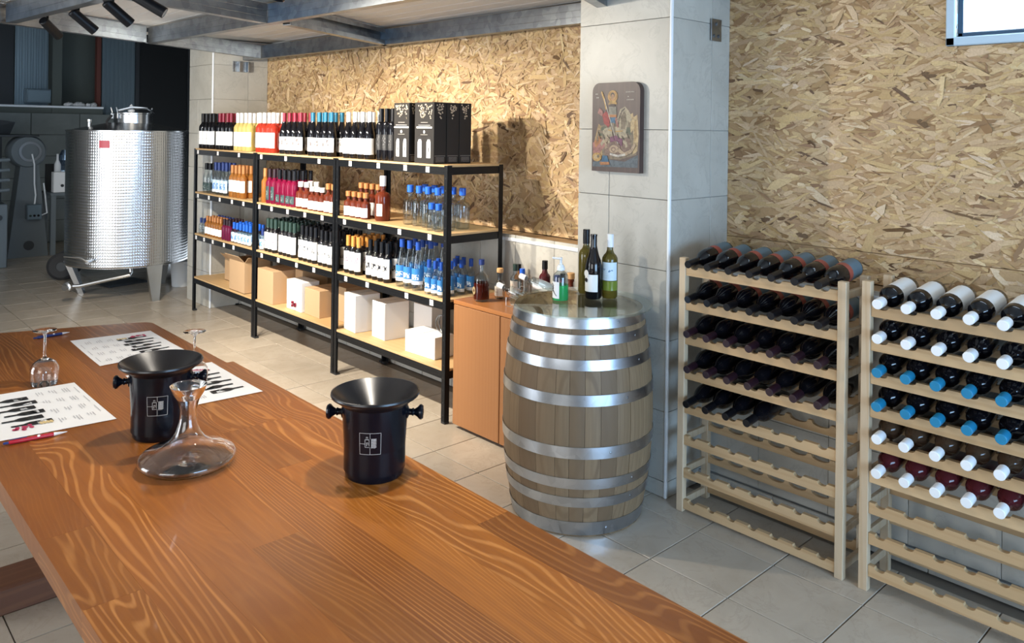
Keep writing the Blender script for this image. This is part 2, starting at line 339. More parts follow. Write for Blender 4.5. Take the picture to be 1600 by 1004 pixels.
# ------------------------------------------------------------------ mesh helpers
class MB:
    def __init__(s): s.v = []; s.f = []; s.mi = []; s.uv = {}
    def add(s, vs, fs, mi=0, tr=None):
        o = len(s.v)
        if tr is not None: vs = [tuple(tr @ Vector(p)) for p in vs]
        s.v += [tuple(p) for p in vs]
        for f in fs: s.f.append(tuple(i + o for i in f)); s.mi.append(mi)
        return s
    def convex(s, vs, fs, mi=0, tr=None):
        c = sum((Vector(p) for p in vs), Vector()) / len(vs); out = []
        for f in fs:
            p = [Vector(vs[i]) for i in f]; n = (p[1] - p[0]).cross(p[2] - p[0])
            out.append(f if n.dot(p[0] - c) >= 0 else f[::-1])
        return s.add(vs, out, mi, tr)
    def box(s, c, d, mi=0, bev=0., tr=None):
        x, y, z = c; h = [d[0] / 2, d[1] / 2, d[2] / 2]
        b = min(bev, *[q * .9 for q in h]) if bev else 0
        if not b:
            vs = [(x + i * h[0], y + j * h[1], z + k * h[2]) for i in (-1, 1) for j in (-1, 1) for k in (-1, 1)]
            return s.convex(vs, [(0, 1, 3, 2), (4, 6, 7, 5), (0, 4, 5, 1), (2, 3, 7, 6), (0, 2, 6, 4), (1, 5, 7, 3)], mi, tr)
        vs = []; idx = {}
        for i in (-1, 1):
            for j in (-1, 1):
                for k in (-1, 1):
                    for a in range(3):
                        q = [h[0] - b, h[1] - b, h[2] - b]; q[a] = h[a]
                        idx[(i, j, k, a)] = len(vs); vs.append((x + i * q[0], y + j * q[1], z + k * q[2]))
        fs = []
        for a in range(3):
            o1, o2 = [t for t in range(3) if t != a]
            for sg in (-1, 1):
                q = []
                for (p, r) in ((-1, -1), (1, -1), (1, 1), (-1, 1)):
                    key = [0, 0, 0]; key[a] = sg; key[o1] = p; key[o2] = r; q.append(idx[(*key, a)])
                fs.append(tuple(q))
            for p in (-1, 1):
                for r in (-1, 1):
                    q = []
                    for t in (-1, 1):
                        key = [0, 0, 0]; key[a] = t; key[o1] = p; key[o2] = r
                        q.append((idx[(*key, o1)], idx[(*key, o2)]))
                    fs.append((q[0][0], q[0][1], q[1][1], q[1][0]))
        for i in (-1, 1):
            for j in (-1, 1):
                for k in (-1, 1): fs.append(tuple(idx[(i, j, k, a)] for a in range(3)))
        return s.convex(vs, fs, mi, tr)
    def lathe(s, prof, n=24, mi=0, tr=None, a0=0., a1=2 * PI, closed=False, uv=False):
        full = abs(a1 - a0 - 2 * PI) < 1e-6; m = n if full else n + 1
        vs = []; rows = []
        for (r, z) in prof:
            if r < 1e-7: rows.append([len(vs)] * m); vs.append((0, 0, z)); continue
            row = []
            for i in range(m):
                t = a0 + (a1 - a0) * i / n; row.append(len(vs)); vs.append((r * math.cos(t), r * math.sin(t), z))
            rows.append(row)
        fs = []; uvs = []
        P = list(range(len(prof))); pairs = list(zip(P, P[1:])) + ([(P[-1], 0)] if closed else [])
        for a, b in pairs:
            for i in range(n):
                j = (i + 1) % m
                q = [rows[a][i], rows[a][j], rows[b][j], rows[b][i]]
                w = []
                for t in q:
                    if t not in w: w.append(t)
                if len(w) > 2:
                    fs.append(tuple(w))
                    if uv:
                        ua, ub = i / n, (i + 1) / n; va, vb = a / (len(prof) - 1), b / (len(prof) - 1)
                        cu = [(ua, va), (ub, va), (ub, vb), (ua, vb)]; uvs.append(cu[:len(w)])
        base = len(s.f); s.add(vs, fs, mi, tr)
        if uv:
            for k, u in enumerate(uvs): s.uv[base + k] = u
        return s
    def prism(s, poly, z0, z1, mi=0, tr=None):
        n = len(poly)
        ar = sum(poly[i][0] * poly[(i + 1) % n][1] - poly[(i + 1) % n][0] * poly[i][1] for i in range(n))
        if ar < 0: poly = poly[::-1]
        vs = [(x, y, z0) for x, y in poly] + [(x, y, z1) for x, y in poly]
        fs = [tuple(range(n - 1, -1, -1)), tuple(range(n, 2 * n))] + [(i, (i + 1) % n, n + (i + 1) % n, n + i) for i in range(n)]
        return s.add(vs, fs, mi, tr)
    def tube(s, pts, r, n=8, mi=0, tr=None):
        pts = [Vector(p) for p in pts]; vs = []; up = None
        for i, p in enumerate(pts):
            t = ((pts[min(i + 1, len(pts) - 1)] - pts[max(i - 1, 0)])).normalized()
            if up is None: up = t.orthogonal().normalized()
            up = (up - t * up.dot(t)).normalized(); w = t.cross(up)
            rr = r[i] if isinstance(r, (list, tuple)) else r
            for k in range(n):
                a = 2 * PI * k / n; vs.append(tuple(p + (up * math.cos(a) + w * math.sin(a)) * rr))
        fs = [(i * n + k, i * n + (k + 1) % n, (i + 1) * n + (k + 1) % n, (i + 1) * n + k) for i in range(len(pts) - 1) for k in range(n)]
        fs += [tuple(range(n - 1, -1, -1)), tuple(range((len(pts) - 1) * n, len(pts) * n))]
        return s.add(vs, fs, mi, tr)
    def mesh(s, name, mats, sharp=35.):
        me = bpy.data.meshes.new(name); me.from_pydata(s.v, [], s.f)
        for m in (mats if isinstance(mats, (list, tuple)) else [mats]): me.materials.append(m)
        me.polygons.foreach_set('material_index', s.mi)
        me.polygons.foreach_set('use_smooth', [True] * len(s.f))
        if s.uv:
            ul = me.uv_layers.new(name='UVMap')
            for fi, u in s.uv.items():
                p = me.polygons[fi]
                for k, li in enumerate(p.loop_indices):
                    if k < len(u): ul.data[li].uv = u[k]
        me.update(); me.set_sharp_from_angle(angle=math.radians(sharp))
        return me

def O(name, me, parent=None, loc=(0, 0, 0), rot=(0, 0, 0), **props):
    o = bpy.data.objects.new(name, me); COL.objects.link(o); o.location = loc; o.rotation_euler = rot
    if parent is not None: o.parent = parent
    for k, v in props.items(): o[k] = v
    return o
def thing(name, label, cat, loc=(0, 0, 0), rot=(0, 0, 0), group=None):
    o = O(name, None, None, loc, rot, label=label, category=cat)
    o.empty_display_size = .05
    if group: o['group'] = group
    return o
def struct(name, mb, mats, parent=None, loc=(0, 0, 0), sharp=35.):
    o = O(name, mb.mesh(name, mats, sharp), parent, loc)
    if parent is None: o['kind'] = 'structure'
    return o
def bx(c, d, bev=0.): return MB().box(c, d, 0, bev)
def T(x, y, z): return Matrix.Translation((x, y, z))
def RX(a): return Matrix.Rotation(a, 4, 'X')
def RY(a): return Matrix.Rotation(a, 4, 'Y')
def RZ(a): return Matrix.Rotation(a, 4, 'Z')
ORD = ['first', 'second', 'third', 'fourth', 'fifth', 'sixth', 'seventh', 'eighth', 'ninth', 'tenth', 'eleventh', 'twelfth']

# text -> mesh
_txt = {}
def text_mesh(s, size, material):
    k = (s, size, material.name)
    if k not in _txt:
        cu = bpy.data.curves.new('text', 'FONT'); cu.body = s; cu.size = size; cu.align_x = 'CENTER'; cu.align_y = 'CENTER'
        o = bpy.data.objects.new('text', cu); COL.objects.link(o)
        dg = bpy.context.evaluated_depsgraph_get()
        me = bpy.data.meshes.new_from_object(o.evaluated_get(dg)); me.materials.clear(); me.materials.append(material)
        bpy.data.objects.remove(o); _txt[k] = me
    return _txt[k]
FACE_ROOM = (PI / 2, 0, -PI / 2)     # text in XY plane turned to face -X, reading towards -Y

# ================================================================== SETTING
floor = struct('floor', bx((.5, 5.4, -.06), (6.6, 15.6, .1)), M['grout'])
# floor tiles: pitch .335 x .358
PX, PY = .335, .358
tm = MB().box((0, 0, 0), (PX - .005, PY - .005, .012), 0, .0015).mesh('floor_tile', M['floortile'])
def pxy(p):
    d = Vector(p) - Vector((0, 0, H)); f = d.dot(CAM_F)
    if f < .2: return None
    return 800 + 1244.2 * d.dot(CAM_R) / f, 202 + 1244.2 * d.dot(CAM_D) / f, f
cells = []
for i in range(-15, 3):
    for j in range(-9, 33):
        x = 2.62 + (i + .5) * PX; y = 1.25 + (j + .5) * PY
        if x > 3.4 or x < -2.6 or y > 12.95: continue
        q = pxy((x, y, 0)); vis = q is not None and -40 < q[0] < 1640 and 160 < q[1] < 1050
        hidden = q is not None and x < 1.2 and y < 4.0                # under the table top
        cells.append((0 if vis and not hidden else 1, q[2] if q else 99, x, y))
cells.sort()
rest = MB()
for n, (k, d, x, y) in enumerate(cells):
    z = -.006 + random.uniform(-.0006, .0006)
    if n < 295 and k == 0: O('floor_tile', tm, floor, (x, y, z), (random.uniform(-.001, .001), random.uniform(-.001, .001), 0))
    else: rest.box((x, y, z), (PX - .005, PY - .005, .012))
O('floor_tiles_far', rest.mesh('floor_tiles_far', M['floortile']), floor, kind='stuff')

# right wall with the high window opening (y .10 - 1.206, z 2.10 - 2.46)
wr = MB()
WX = 3.66
wr.box((WX + .09, 2.825, 1.05), (.18, 10.45, 2.1)); wr.box((WX + .09, 4.63, 2.9), (.18, 6.84, 1.6)); wr.box((WX + .09, -1.15, 2.9), (.18, 2.5, 1.6))
wr.box((WX + .09, .653, 3.08), (.18, 1.106, 1.24))
wall_r = struct('wall_right', wr, M['plaster'])
# lower tiled dado with a ledge
dado = struct('dado', bx((3.525, 3.6, .52), (.27, 8.9, 1.04)), M['wallgrout'], wall_r)
wt = MB().box((0, 0, 0), (.012, .332, .332), 0, .0012).mesh('wall_tile', M['walltile'])
y = -.75
while y < 7.3:
    for k in range(3):
        if not (2.15 < y < 2.7): O('wall_tile', wt, wall_r, (3.385, y + .167, .075 + .166 + k * .334))
    y += .334
    
sk = MB().box((0, 0, 0), (.014, .33, .07), 0, .002).mesh('skirting_tile', M['walltile'])
base = struct('baseboard_right', bx((3.372, 3.4, .034), (.012, 7.9, .066)), M['wallgrout'])
y = -.5
while y < 7.3:
    if not (2.0 < y < 2.75): O('skirting_tile', sk, base, (3.366, y + .167, .036))
    y += .334
for (ya, yb) in ((-.8, 2.23), (2.83, 7.44)):
    struct('ledge_board', bx((3.52, (ya + yb) / 2, 1.048), (.27, yb - ya, .016), .002), M['ledgewood'], wall_r)
    struct('ledge_trim', bx((3.378, (ya + yb) / 2, 1.046), (.014, yb - ya, .022), .003), M['trimwhite'], wall_r)

# chipboard sheets with real strands pressed into them
def osb(y0, y1, z0, z1, n, seed, spread, ea=-.002, eb=-.002):
    p = struct('chipboard_sheet', bx((3.63, (y0 + y1) / 2, (z0 + z1) / 2), (.05, y1 - y0 - .0004, z1 - z0 - .002)), M['osb'], wall_r)
    r = np.random.default_rng(seed)
    cy = r.uniform(y0 - max(ea, 0), y1 + max(eb, 0), n); cz = r.uniform(z0, z1, n)
    L = np.clip(r.lognormal(-2.50, .5, n), .03, .24) / 2; W = np.clip(r.lognormal(-4.05, .5, n), .005, .042) / 2
    W = np.minimum(W, L * .45)
    th = r.normal(0, spread, n)
    u = np.array([-1, -.55, .7, 1, .6, -.75]); w = np.array([0.15, 1, .9, -.1, -1, -.85])
    U = u[None] * L[:, None] * r.uniform(.8, 1.15, (n, 6)); V = w[None] * W[:, None] * r.uniform(.65, 1.2, (n, 6))
    c, s_ = np.cos(th)[:, None], np.sin(th)[:, None]
    Y = np.clip(cy[:, None] + U * c - V * s_, y0 - ea, y1 + eb); Z = np.clip(cz[:, None] + U * s_ + V * c, z0 + .002, z1 - .002)
    off = r.uniform(.001, .006, n)[:, None] + U * r.normal(0, .025, n)[:, None] + V * r.normal(0, .16, n)[:, None]
    X = 3.605 - np.clip(off, .0003, .011)
    vs = np.stack([X, Y, Z], -1).reshape(-1, 3)
    me = bpy.data.meshes.new('wood_strands')
    me.vertices.add(n * 6); me.vertices.foreach_set('co', vs.ravel())
    me.loops.add(n * 6); me.loops.foreach_set('vertex_index', np.arange(n * 6))
    me.polygons.add(n); me.polygons.foreach_set('loop_start', np.arange(n) * 6)
    pal = np.array([(.54, .385, .215), (.61, .45, .265), (.46, .315, .17), (.51, .36, .20), (.39, .25, .13), (.66, .52, .34), (.27, .16, .08), (.13, .075, .04)])  # darkest tones: brown strands, also painting the thin shadows among the flakes
    pk = r.choice(8, n, p=[.25, .17, .18, .18, .09, .045, .055, .03])
    cc = pal[pk] * r.uniform(.92, 1.08, (n, 1)); cc[:, 2] *= r.uniform(.85, 1.12, n)
    me.update(calc_edges=True)
    ca = me.color_attributes.new('strand_colour', 'FLOAT_COLOR', 'POINT')
    ca.data.foreach_set('color', np.repeat(np.concatenate([cc, np.ones((n, 1))], 1), 6, 0).astype(np.float32).ravel())
    me.materials.append(M['flake'])
    O('wood_strands', me, p, kind='stuff')
osb(2.80, 5.05, 1.062, 2.47, 4600, 1, .75, -.002, .04)
osb(5.05, 7.46, 1.062, 2.47, 4600, 2, .75, .04)
osb(1.207, 2.30, 1.20, 2.47, 2300, 3, .42, .04)
osb(-1.0, 1.207, 1.20, 2.10, 3500, 4, .42, -.002, .04)
osb(-1.0, 2.30, 1.062, 1.20, 1100, 5, .42)

# pillars clad with stone tiles
def pillar(name, x0, y0, y1, rows, colsF, colsS, z1=2.55):
    p = struct(name, bx(((x0 + 3.64) / 2 + .006, (y0 + y1) / 2, z1 / 2), (3.64 - x0 - .012, y1 - y0 - .012, z1)), M['wallgrout'])
    for a, b in zip(rows, rows[1:]):
        cf = colsF if a < 1.7 or len(colsS) < 3 else [colsF[0], colsF[-1]]
        for c, d in zip(cf, cf[1:]):
            O('wall_tile', MB().box((0, 0, 0), (.012, d - c - .003, b - a - .003), 0, .001).mesh('wall_tile', M['walltile']), p, (x0 + .006, (c + d) / 2, (a + b) / 2))
        for c, d in zip(colsS, colsS[1:]):
            O('wall_tile', MB().box((0, 0, 0), (d - c - .003, .012, b - a - .003), 0, .001).mesh('wall_tile', M['walltile']), p, ((c + d) / 2, y0 + .006, (a + b) / 2))
    struct('corner_trim', bx((x0 + .003, y0 + .003, z1 / 2), (.016, .016, z1), .004), M['trimwhite'], p)
    return p
pillar('wall_pillar', 3.10, 2.24, 2.82, [0, .075, .405, .74, 1.07, 1.405, 1.737, 2.27, 2.5], [2.25, 2.61, 2.82], [3.11, 3.44, 3.60])
pillar('wall_pillar_left', 3.05, 7.45, 8.02, [0, .33, .66, .99, 1.32, 1.65, 1.98, 2.31, 2.5], [7.46, 7.80, 8.02], [3.06, 3.40, 3.60])

# hidden walls: left with a glazed door and an opening added for ambient light, back with the entrance
wl = MB()
wl.box((-2.7, -1.55, 1.4), (.2, 1.9, 2.9)); wl.box((-2.7, 2.95, 1.4), (.2, 2.3, 2.9)); wl.box((-2.7, 9.75, 1.75), (.2, 6.7, 3.6)); wl.box((-2.7, .6, .4), (.2, 2.4, .8)); wl.box((-2.7, .6, 2.55), (.2, 2.4, .7)); wl.box((-2.7, 5.25, 2.7), (.2, 2.3, .5))
struct('wall_left', wl, M['plaster'])
wb = MB()
wb.box((-1.5, -2.5, 1.4), (2.6, .2, 2.9)); wb.box((3.3, -2.5, 1.4), (1.0, .2, 2.9)); wb.box((1.3, -2.5, 2.65), (3.0, .2, .5))
struct('wall_back', wb, M['plaster'])

# far wall of the tank room: low tiled part, ledge, cladding, recesses, dark door
wf = MB()
wf.box((.2, 13.1, .98), (6.9, .2, 1.96)); wf.box((.0, 13.6, 2.8), (11., .1, 1.7)); wf.box((4.6, 13.5, 1.8), (3., .3, 3.6))
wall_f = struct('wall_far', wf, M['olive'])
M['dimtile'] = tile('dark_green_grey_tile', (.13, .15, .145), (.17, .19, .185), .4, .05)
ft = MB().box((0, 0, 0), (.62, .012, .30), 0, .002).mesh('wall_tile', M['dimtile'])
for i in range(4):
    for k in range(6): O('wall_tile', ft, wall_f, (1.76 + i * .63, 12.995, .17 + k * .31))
struct('ledge_board', bx((1.9, 13.08, 1.97), (3.5, .26, .03), .004), M['trimwhite'], wall_f)
def cladding(x0, x1, y, z0, z1, pitch, m):
    b = MB(); n = max(2, int((x1 - x0) / pitch)); w = (x1 - x0) / n
    b.box(((x0 + x1) / 2, y + .02, (z0 + z1) / 2), (x1 - x0, .02, z1 - z0))
    for k in range(n): b.box((x0 + (k + .5) * w, y + .004, (z0 + z1) / 2), (w * .62, .014, z1 - z0), 0, .005)
    return b
struct('cladding_panel', cladding(2.53, 2.95, 13.15, 1.98, 3.4, .07, 0), M['clad'], wall_f)
struct('concrete_pier', bx((3.03, 13.1, 1.7), (.13, .22, 3.4), .005), M['olive'], wall_f)
struct('opening_shade_sheet', bx((1.7, 13.25, 2.7), (1.66, .04, 1.44)), M['openingblack'], wall_f)  # solid black sheet; its colour stands for the shade inside an opening
struct('red_brown_post', bx((3.61, 13.12, 2.7), (.06, .1, 1.5), .004), M['rustpost'], wall_f)
struct('cladding_panel', cladding(3.66, 4.13, 13.08, 0, 3.4, .055, 0), M['clad'], wall_f)
d1 = struct('door_1', bx((4.56, 13.12, 1.6), (.74, .06, 3.2), .004), M['openingblack'])
struct('door_frame', MB().box((4.16, 13.10, 1.6), (.05, .10, 3.2)).box((4.96, 13.10, 1.6), (.05, .10, 3.2)), M['darkgrey'], d1)
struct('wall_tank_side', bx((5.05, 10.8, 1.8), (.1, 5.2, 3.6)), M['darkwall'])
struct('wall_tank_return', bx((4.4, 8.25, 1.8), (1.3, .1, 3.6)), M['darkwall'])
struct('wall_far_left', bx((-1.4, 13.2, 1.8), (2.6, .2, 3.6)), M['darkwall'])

# ceiling: sheets over galvanised channels; the tank room behind is higher
ceil = struct('ceiling', bx((.5, 2.6, 2.60), (6.6, 10.2, .08)), M['plaster'])
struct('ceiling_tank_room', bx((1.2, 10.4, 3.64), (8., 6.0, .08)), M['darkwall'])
rib = MB(); rib.box((0, 0, 0), (1.20, .998, .012), 0, .002)
for k in range(9): rib.box((-.56 + k * .14, 0, -.0065), (.008, .998, .003), 0, .001)
ribm = rib.mesh('ceiling_sheet', M['ceilpanel'])
for i in range(5):
    for j in range(9): O('ceiling_sheet', ribm, ceil, (-1.75 + i * 1.205, -1.9 + j * 1.0, 2.50))
def channel(n, a, b, w=.055, h=.12, lip=.03, z=2.36, side=1):
    """cold-formed C channel from a to b; the open side faces 'side' """
    a = Vector((*a, z)); b = Vector((*b, z)); L = (b - a).length; ang = math.atan2(b.y - a.y, b.x - a.x)
    m = MB(); t = .004
    m.box((L / 2, 0, h / 2), (L, t, h)); m.box((L / 2, side * w / 2, t / 2), (L, w, t)); m.box((L / 2, side * w / 2, h - t / 2), (L, w, t))
    m.box((L / 2, side * w, lip / 2), (L, t, lip)); m.box((L / 2, side * w, h - lip / 2), (L, t, lip))
    for k in (.33, .66): m.box((L / 2, -.002, h * k), (L, .003, .006), 0, .001)
    o = O(f'trim_{n}', m.mesh(f'trim_{n}', M['galv']), None, a, (0, 0, ang), kind='structure'); return o
channel(1, (3.32, 7.40), (3.49, 2.9), side=1)          # along the chipboard wall
channel(2, (2.13, 6.45), (2.50, -1.4), side=1)
channel(3, (1.075, 5.86), (1.72, -1.4), side=1)
channel(4, (2.33, 4.62), (3.47, 5.19), side=-1)
channel(5, (1.20, 4.20), (2.21, 4.60), side=1)
channel(6, (2.14, 6.42), (3.32, 7.02), side=1)
channel(7, (.2, 5.45), (2.10, 6.40), side=1)
channel(8, (-2.4, 4.2), (.2, 5.45), side=1)
channel(9, (2.40, 2.3), (3.55, 2.86), side=1)
channel(10, (3.50, 2.2), (3.60, -1.4), side=1, z=2.40)

# high window with blue-white frame
w1 = MB()
fy0, fy1, fz0, fz1 = .12, 1.206, 2.10, 2.455
for (cy_, cz_, dy, dz) in (((fy0 + fy1) / 2, fz0 + .018, fy1 - fy0, .036), ((fy0 + fy1) / 2, fz1 - .018, fy1 - fy0, .036), (fy0 + .018, (fz0 + fz1) / 2, .036, fz1 - fz0), (fy1 - .018, (fz0 + fz1) / 2, .036, fz1 - fz0)):
    w1.box((3.615, cy_, cz_), (.07, dy, dz), 0, .004)
M['winframe'] = mat('blue_grey_aluminium', (.46, .60, .72), .3)
win = struct('window_1', w1, M['winframe'])
w2 = MB()
for (cy_, cz_, dy, dz) in (((fy0 + fy1) / 2, fz0 + .046, fy1 - fy0 - .07, .02), ((fy0 + fy1) / 2, fz1 - .046, fy1 - fy0 - .07, .02), (fy0 + .046, (fz0 + fz1) / 2, .02, fz1 - fz0 - .07), (fy1 - .046, (fz0 + fz1) / 2, .02, fz1 - fz0 - .07)):
    w2.box((3.64, cy_, cz_), (.05, dy, dz), 0, .003)
M['sash'] = mat('dark_blue_gasket', (.03, .07, .12), .3)
struct('window_sash', w2, M['sash'], win)
struct('window_pane', bx((3.655, (fy0 + fy1) / 2, (fz0 + fz1) / 2), (.005, fy1 - fy0 - .09, fz1 - fz0 - .09)), M['pane'], win)

# ================================================================== TABLE
tab = thing('tasting_table', 'long orange-brown stained pine tasting table in the foreground', 'table', (.9, 2.2, 0))
TL = Vector((-.9, -2.2, 0))
xs = [.452, .565, .68, .797, .915, 1.03, 1.143, 1.25, 1.372]
def far_y(x): return 4.20 - .335 * (x - .76)
tz0, tz1 = .728, .78
for i in range(8):
    a, b = xs[i], xs[i + 1]
    cuts = sorted(random.sample([.95, 1.3, 1.7, 2.05, 2.4, 2.95, 3.4], 2)) if i < 7 else [1.45, 3.11]
    ys = [.2] + cuts + [None]
    for p, q in zip(ys, ys[1:]):
        g = .00015
        ra, rb = (b, b)
        if i == 7:
            def edge(yy): return 1.372 - .0155 * max(0, 2.7 - yy) if yy <= 3.11 else 1.345
            rb = edge(q - .001 if q else 4.0); ra = edge(p + .001)
        qa = far_y(a) if q is None else q; qb = far_y(rb) if q is None else q
        x0 = a + g; poly = [(x0, p + g), (ra - g, p + g), (rb - g, qb - g), (x0, qa - g)]
        if i == 7 and q is None: poly = [(x0, p + g), (ra, p + g), (rb, qb - .05), (rb - .015, qb - .012), (rb - .05, qb + .006), (x0, qa)]
        cx_ = (a + b) / 2; cyy = (p + (q or 4.1)) / 2
        m = MB().prism([(u - cx_, w - cyy) for u, w in poly], -.026, .026)
        O('table_plank', m.mesh('table_plank', M['table'], 30), tab, (cx_ - .9, cyy - 2.2, .754))
M['tableleg'] = wood('dark_stained_beam', (.10, .04, .02), (.15, .06, .03), (.20, .09, .04), 'x', .5, 20., 5., 3., .1, .05)
for ly in (3.325, .75):
    O('foot_beam', bx((0, 0, .05), (.80, .17, .10), .008).mesh('foot_beam', M['tableleg']), tab, (.92 - .9, ly - 2.2, 0))
    for lx in (.98,):
        O('leg', bx((0, 0, .375), (.11, .11, .55), .006).mesh('leg', M['tableleg']), tab, (lx - .9, ly - 2.2, 0))
    O('top_beam', bx((0, 0, .689), (.78, .12, .077), .006).mesh('top_beam', M['tableleg']), tab, (.92 - .9, ly - 2.2, 0))

# ---------------------------------------------------------------- printed tasting sheets
def sheet(name, corners, label, flip, seed):
    """corners a,b,c,d: a->b is the short edge nearest the bottle row"""
    a, b, c, d = [Vector((*p, .7805)) for p in corners]; r = random.Random(seed)
    ctr = (a + b + c + d) / 4
    t = thing(name, label, 'paper', ctr)
    m = MB(); n = 6; vs = []; fs = []
    def P(u, v, h=0): return (a * (1 - u) * (1 - v) + b * u * (1 - v) + c * u * v + d * (1 - u) * v) - ctr + Vector((0, 0, h))
    for i in range(n + 1):
        for j in range(n + 1):
            h = .0015 * (abs(i / n - .5) * 2) ** 3
            vs.append(tuple(P(i / n, j / n, h)))
    for i in range(n):
        for j in range(n): fs.append((i * (n + 1) + j, (i + 1) * (n + 1) + j, (i + 1) * (n + 1) + j + 1, i * (n + 1) + j + 1))
    O('paper', m.add(vs, fs).mesh('paper', M['whitepaper']), t)
    pr = MB(); tx = MB(); Z = .0022
    def quad(u0, u1, v0, v1, mi):
        (tx if mi == 1 else pr).add([tuple(P(u0, v0, Z)), tuple(P(u1, v0, Z)), tuple(P(u1, v1, Z)), tuple(P(u0, v1, Z))], [(0, 1, 2, 3)], 0 if mi == 1 else mi)
    # row of bottles, necks towards -v edge
    nb = 6
    for k in range(nb):
        u = .20 + k * .115; w = .036; v0 = .10 + (.05 if k % 2 else 0); bl = .36
        prof = [(-.35, 0), (.35, 0), (.35, .30), (1, .46), (1, 1), (-1, 1), (-1, .46), (-.35, .30)]
        pr.add([tuple(P(u + p * w, v0 + q * bl, Z)) for p, q in prof], [tuple(range(8))], 0)
        quad(u - w * .9, u + w * .9, v0 + bl * .62, v0 + bl * .86, 4)
    for k in range(9):
        cu, cv = .84 + r.uniform(-.04, .03), .20 + r.uniform(-.05, .13)
        pr.add([tuple(P(cu + .02 * math.cos(q), cv + .022 * math.sin(q), Z + .0002)) for q in np.linspace(0, 5.6, 8)], [tuple(range(8))], 2)
    for k in range(4):
        cu, cv = .80, .40 + k * .03
        pr.add([tuple(P(cu + .03 * math.cos(q), cv + .016 * math.sin(q), Z + .0002)) for q in np.linspace(0, 5.6, 8)], [tuple(range(8))], 3)
    for blk in range(4):
        for col in range(3):
            u0 = .10 + blk * .22; v0 = .56 + col * .13
            for ln in range(3): quad(u0 + r.uniform(0, .02), u0 + r.uniform(.06, .12), v0 + ln * .026, v0 + ln * .026 + .006, 1)
    for k in range(3): quad(.12 + k * .25, .12 + k * .25 + .16, .945, .951, 1)
    O('bottle_pictures', pr.mesh('bottle_pictures', [M['ink'], M['inkgrey'], M['inkred'], M['inktan'], M['whitepaper']]), t, kind='stuff'); O('printed_text', tx.mesh('printed_text', M['inkgrey']), t, kind='stuff')
    return t
sheet('tasting_sheet', [(1.285, 3.40), (1.285, 3.81), (.962, 3.851), (.95, 3.375)], 'printed white tasting sheet with bottle pictures at the far end of the table', False, 1)
sheet('tasting_sheet', [(1.296, 2.685), (1.30, 3.15), (.985, 3.185), (.98, 2.705)], 'printed white tasting sheet half hidden behind the spittoon near the decanter', False, 2)
sheet('tasting_sheet', [(.515, 3.25), (.505, 2.766), (.822, 2.736), (.82, 3.221)], 'printed white tasting sheet at the left table edge beside the red pen', False, 3)

# ---------------------------------------------------------------- spittoons
def spittoon(loc, rotz, label):
    t = thing('spittoon', label, 'spittoon', loc, (0, 0, rotz), 'black wine spittoons on the table')
    body = MB().lathe([(0, 0), (.076, 0), (.079, .004), (.080, .012), (.0905, .195), (.0905, .200), (.084, .200), (.084, .02), (0, .012)], 48)
    O('bucket', body.mesh('bucket', M['blackplastic']), t)
    fun = MB().lathe([(.092, .196), (.104, .206), (.119, .216), (.1215, .221), (.1205, .2255), (.1165, .2265), (.085, .201), (.05, .172), (.022, .152), (.020, .146), (.024, .146), (.052, .164), (.085, .190)], 48, closed=True)
    O('funnel_lid', fun.mesh('funnel_lid', M['blackfunnel']), t)
    for sg in (-1, 1):
        kn = MB().lathe([(0, 0), (.017, 0), (.017, .004), (.0085, .008), (.0085, .014), (.011, .018), (.008, .022), (.013, .030), (.0195, .036), (.0205, .041), (.017, .046), (0, .048)], 24, tr=T(sg * .086, 0, .168) @ RY(sg * PI / 2))
        O('side_knob', kn.mesh('side_knob', M['blackplastic']), t)
    # square emblem of a bottle shape and rows of print on the front (towards local -Y)
    e = MB(); zc = .112
    def patch(u0, u1, v0, v1):
        n = max(1, int((u1 - u0) / .006)); vs = []
        for i in range(n + 1):
            u = u0 + (u1 - u0) * i / n
            for v in (v0, v1):
                r = .080 + (zc + v - .012) / .183 * .0105 + .0004; a = -PI / 2 + u / .086; vs.append((r * math.cos(a), r * math.sin(a), zc + v))
        e.add(vs, [(2 * i, 2 * i + 2, 2 * i + 3, 2 * i + 1) for i in range(n)])
    s_, w = .029, .0011
    patch(-s_, s_, s_ - w, s_); patch(-s_, s_, -s_, -s_ + w); patch(-s_, -s_ + w, -s_, s_); patch(s_ - w, s_, -s_, s_)
    patch(-.0005, .0005, -s_, -.008); patch(-.0005, .0005, .013, s_); patch(-s_, -.014, -.0005, .0005)
    patch(-.014, -.0128, -.009, .012); patch(-.003, -.0018, -.006, .012); patch(-.014, -.002, .011, .0122); patch(-.0105, -.0095, .012, .019); patch(-.0065, -.0055, .012, .019); patch(-.0105, -.0055, .018, .0192)
    patch(-.014, -.002, -.0096, -.0085); patch(-.010, -.0085, -.006, .004); patch(-.010, -.005, .003, .0042); patch(-.006, -.005, -.002, .004)
    for k in range(6): patch(.003, .017, .012 - k * .0042, .0142 - k * .0042)
    for k in range(3): patch(.004 + k * .004, .0055 + k * .004, -.012, .014)
    O('emblem', e.mesh('emblem', M['giftprint']), t)
    return t
spittoon((1.225, 1.857, .78), math.atan2(-.68, .733) + .02, 'black plastic spittoon standing alone near the middle of the table')
spittoon((.885, 2.525, .78), math.atan2(-.68, .733) + .30, 'black plastic spittoon standing behind the glass decanter')

